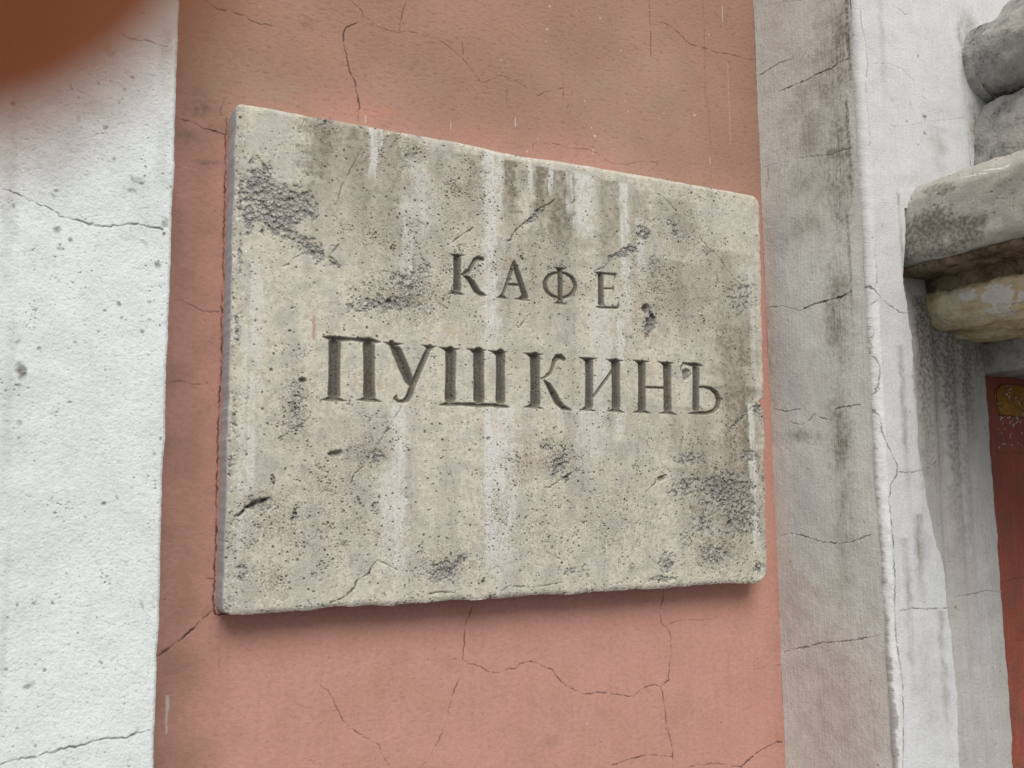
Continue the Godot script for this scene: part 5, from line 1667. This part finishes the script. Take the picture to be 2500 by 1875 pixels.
	c.line([864.1, 1932.9, 849.2, 1921.4, 844.1, 1904.2, 851.2, 1888, 848.6, 1854.5, 856.3, 1835, 854.6, 1802.2], 1.7, 0.7)
	c.line([869, 2144.2, 880, 2131.9, 889.2, 2126.3], 1.2, 0.3)
	c.line([857.2, 1831.4, 851.4, 1800.5, 845, 1780, 853.2, 1763.5, 855.8, 1736.8, 868.2, 1713.6, 878.8, 1697, 877.6, 1683.6, 864.6, 1670.3, 859.2, 1650.5, 860.2, 1617.6, 861.7, 1578.3, 860.8, 1539.4, 857.6, 1501, 858.3, 1453.1, 865.1, 1395.5, 861.5, 1342.6, 856.4, 1294], 1.9, 0.75)
	c.line([880.3, 1687, 909.4, 1686.5, 939.7, 1692.4], 1.8, 0.75)
	c.line([862, 1497.5, 888.3, 1500.8, 921.9, 1497.2, 951.5, 1497.1, 981.8, 1496.9], 1.7, 0.75)
	c.line([1080.5, 2213.3, 1080.1, 2182.8, 1082, 2147.3], 1.6, 0.6)
	c.line([935.3, 2384.9, 945.4, 2383.6, 952.6, 2378.9, 959.6, 2382.1], 1.3, 0.5)
	c.blob("soot", 981.1, 2222.3, 6.4, 6.8, 0, 0.9, 0.8)
	c.blob("soot", 941.5, 2208.1, 3.6, 3, 0, 0.9, 0.8)
	c.blob("soot", 978.7, 2196.1, 4.8, 4.9, 0, 0.8, 0.8)
	c.blob("soot", 976.7, 2318.3, 3.2, 3.5, 0, 0.9, 0.8)
	c.blob("soot", 964, 2175.2, 2.6, 1.9, 0, 0.9, 0.8)
	c.blob("soot", 913.9, 2236.3, 6.2, 5.9, 0, 0.35, 0.8)
	c.blob("soot", 952.9, 2234.7, 6.3, 6.7, 0, 0.35, 0.8)
	c.blob("soot", 917.5, 1951.6, 5, 3.5, 0, 0.5, 0.8)
	c.blob("soot", 875.9, 2038.7, 2.4, 4.2, 0, 0.5, 0.8)
	c.blob("soot", 845.1, 2018.6, 1.9, 1.7, 0, 0.9, 0.8)
	c.blob("soot", 855.9, 2020, 1.9, 1.7, 0, 0.9, 0.8)
	c.blob("soot", 911, 1772.3, 3, 2.4, 0, 0.9, 0.8)
	c.blob("soot", 916.9, 1506.6, 2.9, 1.6, 0, 0.8, 0.8)
	c.blob("soot", 921.4, 2338.8, 1, 4.5, 0, 0.6, 0.8)
	c.blob("dirt", 1101.5, 2391.7, 35.9, 40.4, 20, 0.55, 0.95)
	c.blob("dirt", 972.5, 2110.4, 75.2, 33, 0, 0.3, 0.95)
	c.blob("dirt", 1110.4, 2207, 35.1, 85.5, 0, 0.75, 0.95)
	c.blob("dirt", 929.2, 1963.1, 12.5, 45.6, 0, 0.3, 0.95)
	c.blob("dirt", 928.3, 1731.6, 10, 135.6, 0, 0.3, 0.95)
	c.blob("dirt", 919.3, 1576.5, 19.7, 49.6, 0, 0.35, 0.95)
	c.blob("dirt", 917.9, 1400.1, 44.1, 94.9, 0, 0.25, 0.95)
	c.blob("dirt", 1098.2, 2250.9, 23.3, 23.6, 0, 0.6, 0.95)
	c.blob("dirt", 1036.9, 2239.4, 91.5, 11.6, 0, 0.15, 0.95)
	c.run("dirt", 834.4, 1864.5, 1663.8, 6.7, 0.5, 0.5, 0.9)
	c.run("dirt", 898.8, 1869.1, 1597.3, 9, 0.45, 0.5, 0.9)
	c.run("dirt", 926.2, 1853, 1731.5, 7.1, 0.7, 0.5, 0.9)
	c.run("dirt", 913.3, 1629.9, 1498, 12.8, 0.6, 0.5, 0.9)
	c.run("dirt", 885.6, 1597, 1341.2, 10.7, 0.45, 0.5, 0.9)
	c.run("dirt", 946.2, 1495.1, 1283.5, 11, 0.5, 0.5, 0.9)
	c.run("dirt", 1078, 2411.9, 2237.9, 13, 0.5, 0.5, 0.9)
	c.run("dirt", 1099, 2252, 2158.6, 17.5, 0.8, 0.5, 0.9)
	c.run("dirt", 913.7, 2095.7, 1926.4, 5.1, 0.5, 0.5, 0.9)
	c.run("dirt", 899.1, 2413.5, 2204.9, 10.5, 0.3, 0.5, 0.9)
	c.run("dirt", 1008.1, 2212.6, 2107.7, 22, 0.35, 0.5, 0.9)
	paint_white(c, lin(212, 213, 214), lin(200, 201, 202), 111, 0.6, 0.35)
	front_arris(c)
	c.pits(900, 0.5, 1.5, lin(120, 116, 108), 0.6, 0.4, "dirt", 0.35)
	c.lay_cracks(lin(84, 80, 80), 0.8)
	put("front_plaster", front_mesh(c), c.material("white front plaster", 0.9), right)
	put("upper_plaster", box_mesh(Vector3(RETURN_X + 0.002, 2.60, 0.0), Vector3(1.9, 4.6, FRONT_Z - 0.003)), white_more, right)
	put("lower_plaster", box_mesh(Vector3(RETURN_X + 0.002, 0, 0.0), Vector3(0.97, 1.184, FRONT_Z - 0.004)), white_more, right)
	put("core", box_mesh(Vector3(RETURN_X + 0.004, 1.184, 0.0), Vector3(0.88, 2.60, FRONT_Z - 0.03)), white_more, right)

	var jamb := thing("stepped_moulding", "narrow grey streaked moulding set back beside the pilaster, below the bracket", "moulding")
	c = Canvas.new(900, 1160, 1200, 2010, 0.8, 25)
	c.run("soot", 984.3, 1953.6, 1594.4, 19.5, 1, 0.8, 0.6)
	c.run("soot", 1017.7, 1919.1, 1611, 12.1, 0.84, 0.8, 0.6)
	c.run("soot", 1041.4, 1921.6, 1488.6, 19.1, 1, 0.8, 0.6)
	c.run("soot", 1076.6, 1885.7, 1681.7, 22.8, 1, 0.8, 0.6)
	c.run("soot", 1010.3, 1955.6, 1699.2, 50.1, 1, 0.8, 0.6)
	c.run("soot", 1050.9, 1959.1, 1753.9, 68.8, 1, 0.8, 0.6)
	c.run("soot", 980.5, 1915.9, 1663.9, 10.7, 1, 0.8, 0.6)
	c.run("soot", 1063.7, 1736.5, 1469.4, 7.8, 0.48, 0.8, 0.6)
	c.run("soot", 1035.9, 1895.8, 1782.5, 22.2, 0.84, 0.8, 0.6)
	c.run("soot", 1102.9, 1887.2, 1755.4, 29, 0.72, 0.8, 0.6)
	c.run("pale", 987.6, 1935.1, 1628.9, 3.8, 0.8, 0.3, 0.6)
	c.run("pale", 1077.7, 1774.1, 1281.1, 22.8, 0.5, 0.3, 0.6)
	c.line([1021, 1715.6, 998.8, 1704.6, 976.9, 1693.7], 1.7, 0.6)
	c.line([1027.2, 1507.2, 1059.4, 1509, 1092.6, 1512.6, 1122.7, 1507.5], 1.6, 0.6)
	paint_white(c, lin(190, 188, 184), lin(174, 171, 166), 121, 0.8, 0.5)
	c.pits(700, 0.5, 2.0, lin(92, 88, 82), 0.7, 0.4, "soot", 0.3)
	c.lay_cracks(lin(84, 80, 80), 0.8)
	jamb_shape(c)
	put("plaster", relief(c, flat(Vector3(0, 0, 0.185), Vector3.RIGHT, Vector3.BACK), 905, 1125, 1205, 2005, 4.0, Vector2.ZERO, Vector2(5, 3), 30), c.material("streaked plaster", 0.9), jamb)

	var far := thing("red_niche_wall", "dark red stucco wall with an ochre patch, under the bracket at the right edge", "wall")
	c = Canvas.new(1090, 1500, 1200, 1900, 0.9, 26)
	paint_red_right(c)
	put("stucco", relief(c, flat(Vector3(0, 0, 0.172), Vector3.RIGHT, Vector3.BACK), 1092, 1495, 1205, 1895, 5.0, Vector2.ZERO, Vector2.ZERO, 30), c.material("dark red stucco", 0.92), far)
	put("core", box_mesh(Vector3(0.93, 0.0, -0.1), Vector3(1.9, 2.0, 0.10)), red_more, far)
	var patch := SurfaceTool.new()
	patch.begin(Mesh.PRIMITIVE_TRIANGLES)
	put("ochre_patch", pushed(PackedVector2Array([Vector2(1.166, 1.781), Vector2(1.25, 1.777), Vector2(1.25, 1.827), Vector2(1.178, 1.829), Vector2(1.162, 1.820), Vector2(1.160, 1.80)]), 0.168, 0.1748, 70, 0.006, 0.004), stone("ochre crust", lin(160, 118, 50), lin(128, 86, 40), lin(206, 196, 170), 321, -0.05), far)


func front_edge_x(y: float) -> float:
	var p := [Vector2(1200, 973), Vector2(1380, 973), Vector2(1500, 966), Vector2(1555, 961), Vector2(1600, 948), Vector2(1687, 930), Vector2(1835, 927), Vector2(1900, 921), Vector2(1967, 914), Vector2(2040, 929), Vector2(2075, 930), Vector2(2085, 1340), Vector2(2600, 1340)]
	for k in p.size() - 1:
		if y <= p[k + 1].x:
			return lerpf(p[k].y, p[k + 1].y, (y - p[k].x) / (p[k + 1].x - p[k].x))
	return 1340.0


func front_mesh(c: Canvas) -> ArrayMesh:
	var n := FastNoiseLite.new()
	n.seed = 8
	n.frequency = 0.010
	n.fractal_type = FastNoiseLite.FRACTAL_FBM
	n.fractal_octaves = 6
	n.fractal_gain = 0.6
	var nu := 90
	var nv := 460
	var st := SurfaceTool.new()
	st.begin(Mesh.PRIMITIVE_TRIANGLES)
	for j in nv + 1:
		var y := lerpf(1205.0, 2595.0, float(j) / nv)
		var a := RETURN_X * 1000.0 - 0.5 + n.get_noise_2d(y, 0.0) * 1.8
		var b := front_edge_x(y) + n.get_noise_2d(y, 200.0) * (7.0 if y < 2075.0 else 0.0)
		for i in nu + 2:
			var s := minf(float(i) / nu, 1.0)
			var x := lerpf(a, b, pow(s, 1.6))
			var hgt := c.height(x, y)
			var worn := 12.0 + n.get_noise_2d(y * 0.5, 400.0) * 4.0
			if x - a < worn: hgt -= worn * (1.0 - sqrt(maxf(0.0, 1.0 - pow(1.0 - (x - a) / worn, 2.0)))) + n.get_noise_2d(y * 5.0, x * 5.0) * 0.25 * (1.0 - (x - a) / worn)
			if b - x < 4.0: hgt -= 4.0 * (1.0 - sqrt(maxf(0.0, 1.0 - pow(1.0 - (b - x) / 4.0, 2.0))))
			if i == nu + 1: hgt = -70.0
			st.set_uv(c.uv(x, y))
			st.add_vertex(Vector3(x * 0.001, y * 0.001, FRONT_Z + hgt * 0.001))
	for j in nv:
		for i in nu + 1:
			var k := j * (nu + 2) + i
			for id in [k, k + nu + 2, k + 1, k + 1, k + nu + 2, k + nu + 3]: st.add_index(id)
	st.generate_normals()
	return st.commit()


# bare white plaster along the broken arris
func front_arris(c: Canvas) -> void:
	var fine := c.noise(16.0, 5, 131)
	var white := lin(226, 226, 224)
	var grey := lin(166, 162, 158)
	for j in c.h:
		var v := c.v0 + (c.h - 1 - j) * c.res
		var edge := lerpf(856.5, 864.0, clampf((v - 1290.0) / 980.0, 0.0, 1.0))
		var inner := 850.5 + c.wob.get_noise_2d(40.0, v * 0.35) * 3.0 + 2.5 * clampf((1560.0 - v) / 200.0, -1.0, 1.0)
		var share := clampf((2010.0 - v) / 120.0, 0.25, 1.0)
		for i in int(60.0 / c.res):
			var k := j * c.w + i
			var u := c.u0 + i * c.res
			var f := fine[k] / 255.0 - 0.5
			var m := clampf((edge - u) / 2.0 + f * 2.0, 0.0, 1.0) * share
			var g := clampf((inner - u) / 2.0 + f * 3.0, 0.0, 1.0)
			var x := Vector3(c.col[k * 3], c.col[k * 3 + 1], c.col[k * 3 + 2]).lerp(white * (1.0 + f * 0.14), m * (0.55 + f)).lerp(grey, g * 0.9)
			c.col[k * 3] = x.x
			c.col[k * 3 + 1] = x.y
			c.col[k * 3 + 2] = x.z
			c.bump[k] += m * f * 0.4


# a shallow cove runs down the moulding, with a ridge beside it
func jamb_shape(c: Canvas) -> void:
	for j in c.h:
		var v := c.v0 + (c.h - 1 - j) * c.res
		for i in c.w:
			var u := c.u0 + i * c.res - (v - 1500.0) * 0.02
			var k := j * c.w + i
			c.deep[k] += -9.0 * exp(-pow((u - 1014.0) / 12.0, 2.0)) - 3.0 * exp(-pow((u - 1052.0) / 5.0, 2.0)) + 2.0 * exp(-pow((u - 1062.0) / 6.0, 2.0))


func paint_red_right(c: Canvas) -> void:
	c.masks["tan"] = PackedFloat32Array()
	var mid := c.noise(60.0, 4, 141)
	var fine := c.noise(8.0, 4, 142)
	var streak := c.noise(10.0, 3, 143, 14.0)
	c.masks.clear()
	for p in [[1140, 1722, 1380, 1716], [1143, 1520, 1185, 1526, 1255, 1521, 1355, 1530], [1141, 1432, 1195, 1430, 1245, 1436, 1355, 1430], [1132, 1830, 1131, 1700, 1130, 1560, 1129, 1400, 1128, 1210]]: c.line(p, 1.6, 0.45)
	for k in c.w * c.h:
		var m := mid[k] / 255.0
		var f := fine[k] / 255.0
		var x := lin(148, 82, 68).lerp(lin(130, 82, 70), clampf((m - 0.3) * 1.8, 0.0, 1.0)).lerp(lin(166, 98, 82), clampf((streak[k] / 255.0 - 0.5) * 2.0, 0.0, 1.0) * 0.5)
		x *= 1.0 + (f - 0.5) * 0.16
		c.col[k * 3] = x.x
		c.col[k * 3 + 1] = x.y
		c.col[k * 3 + 2] = x.z
		c.bump[k] = (f - 0.5) * 0.8
		c.deep[k] = (m - 0.5) * 2.0
	for n in 60:
		c.spot(1165 + c.rng.randf_range(-4.0, 60.0), 1778 - pow(c.rng.randf(), 2.0) * 50.0, c.rng.randf_range(0.8, 2.0), lin(220, 212, 204), 0.8, -0.2)
	c.pits(300, 0.5, 1.6, lin(110, 64, 54), 0.6, 0.4)
	c.lay_cracks(lin(70, 44, 40), 1.0)


# u = distance from the wall, v = length round the moulding's section (its rounded flank lies at 385 to 560)
func paint_moulding(c: Canvas) -> void:
	for p in [[300, 415, 30, 20, 1.0], [255, 404, 16, 10, 0.9], [345, 425, 26, 12, 0.9], [290, 440, 24, 14, 0.7], [420, 430, 30, 16, 0.6]]:
		c.blob("flake", p[0], p[1], p[2], p[3], 10.0, p[4], 0.25)
	for p in [[200, 470, 60, 16, 0.6], [320, 505, 110, 14, 0.6], [250, 540, 160, 16, 0.9], [400, 390, 60, 14, 0.9], [300, 383, 200, 12, 1.0], [480, 420, 60, 40, 0.7]]:
		c.blob("stain", p[0], p[1], p[2], p[3], -4.0, p[4], 0.8)
	c.line([180, 470, 230, 462, 300, 468, 380, 452, 470, 460], 2.0, 0.6)
	c.line([200, 430, 220, 450, 215, 480], 1.8, 0.5)
	c.line([300, 520, 350, 512, 420, 518], 1.8, 0.5)
	var mid := c.noise(50.0, 4, 161)
	var fine := c.noise(9.0, 4, 162)
	var flake := c.mask("flake")
	var stain := c.mask("stain")
	for k in c.w * c.h:
		var m := mid[k] / 255.0
		var f := fine[k] / 255.0
		var x := lin(216, 205, 174).lerp(lin(198, 180, 140), clampf((m - 0.35) * 2.4, 0.0, 1.0))
		x = x.lerp(lin(128, 110, 82), clampf(stain[k] * (0.4 + 1.2 * (m - 0.3) + f * 0.4), 0.0, 0.9))
		var fl := clampf((flake[k] + (f - 0.5) * 0.8 - 0.35) * 6.0, 0.0, 1.0)
		x = x.lerp(lin(218, 216, 210), fl * 0.95)
		x *= 1.0 + (f - 0.5) * 0.2
		c.col[k * 3] = x.x
		c.col[k * 3 + 1] = x.y
		c.col[k * 3 + 2] = x.z
		c.bump[k] = (m - 0.5) * 5.0 + (f - 0.5) * 1.0 + fl * 0.6
	c.lay_cracks(lin(104, 80, 54), 1.0)
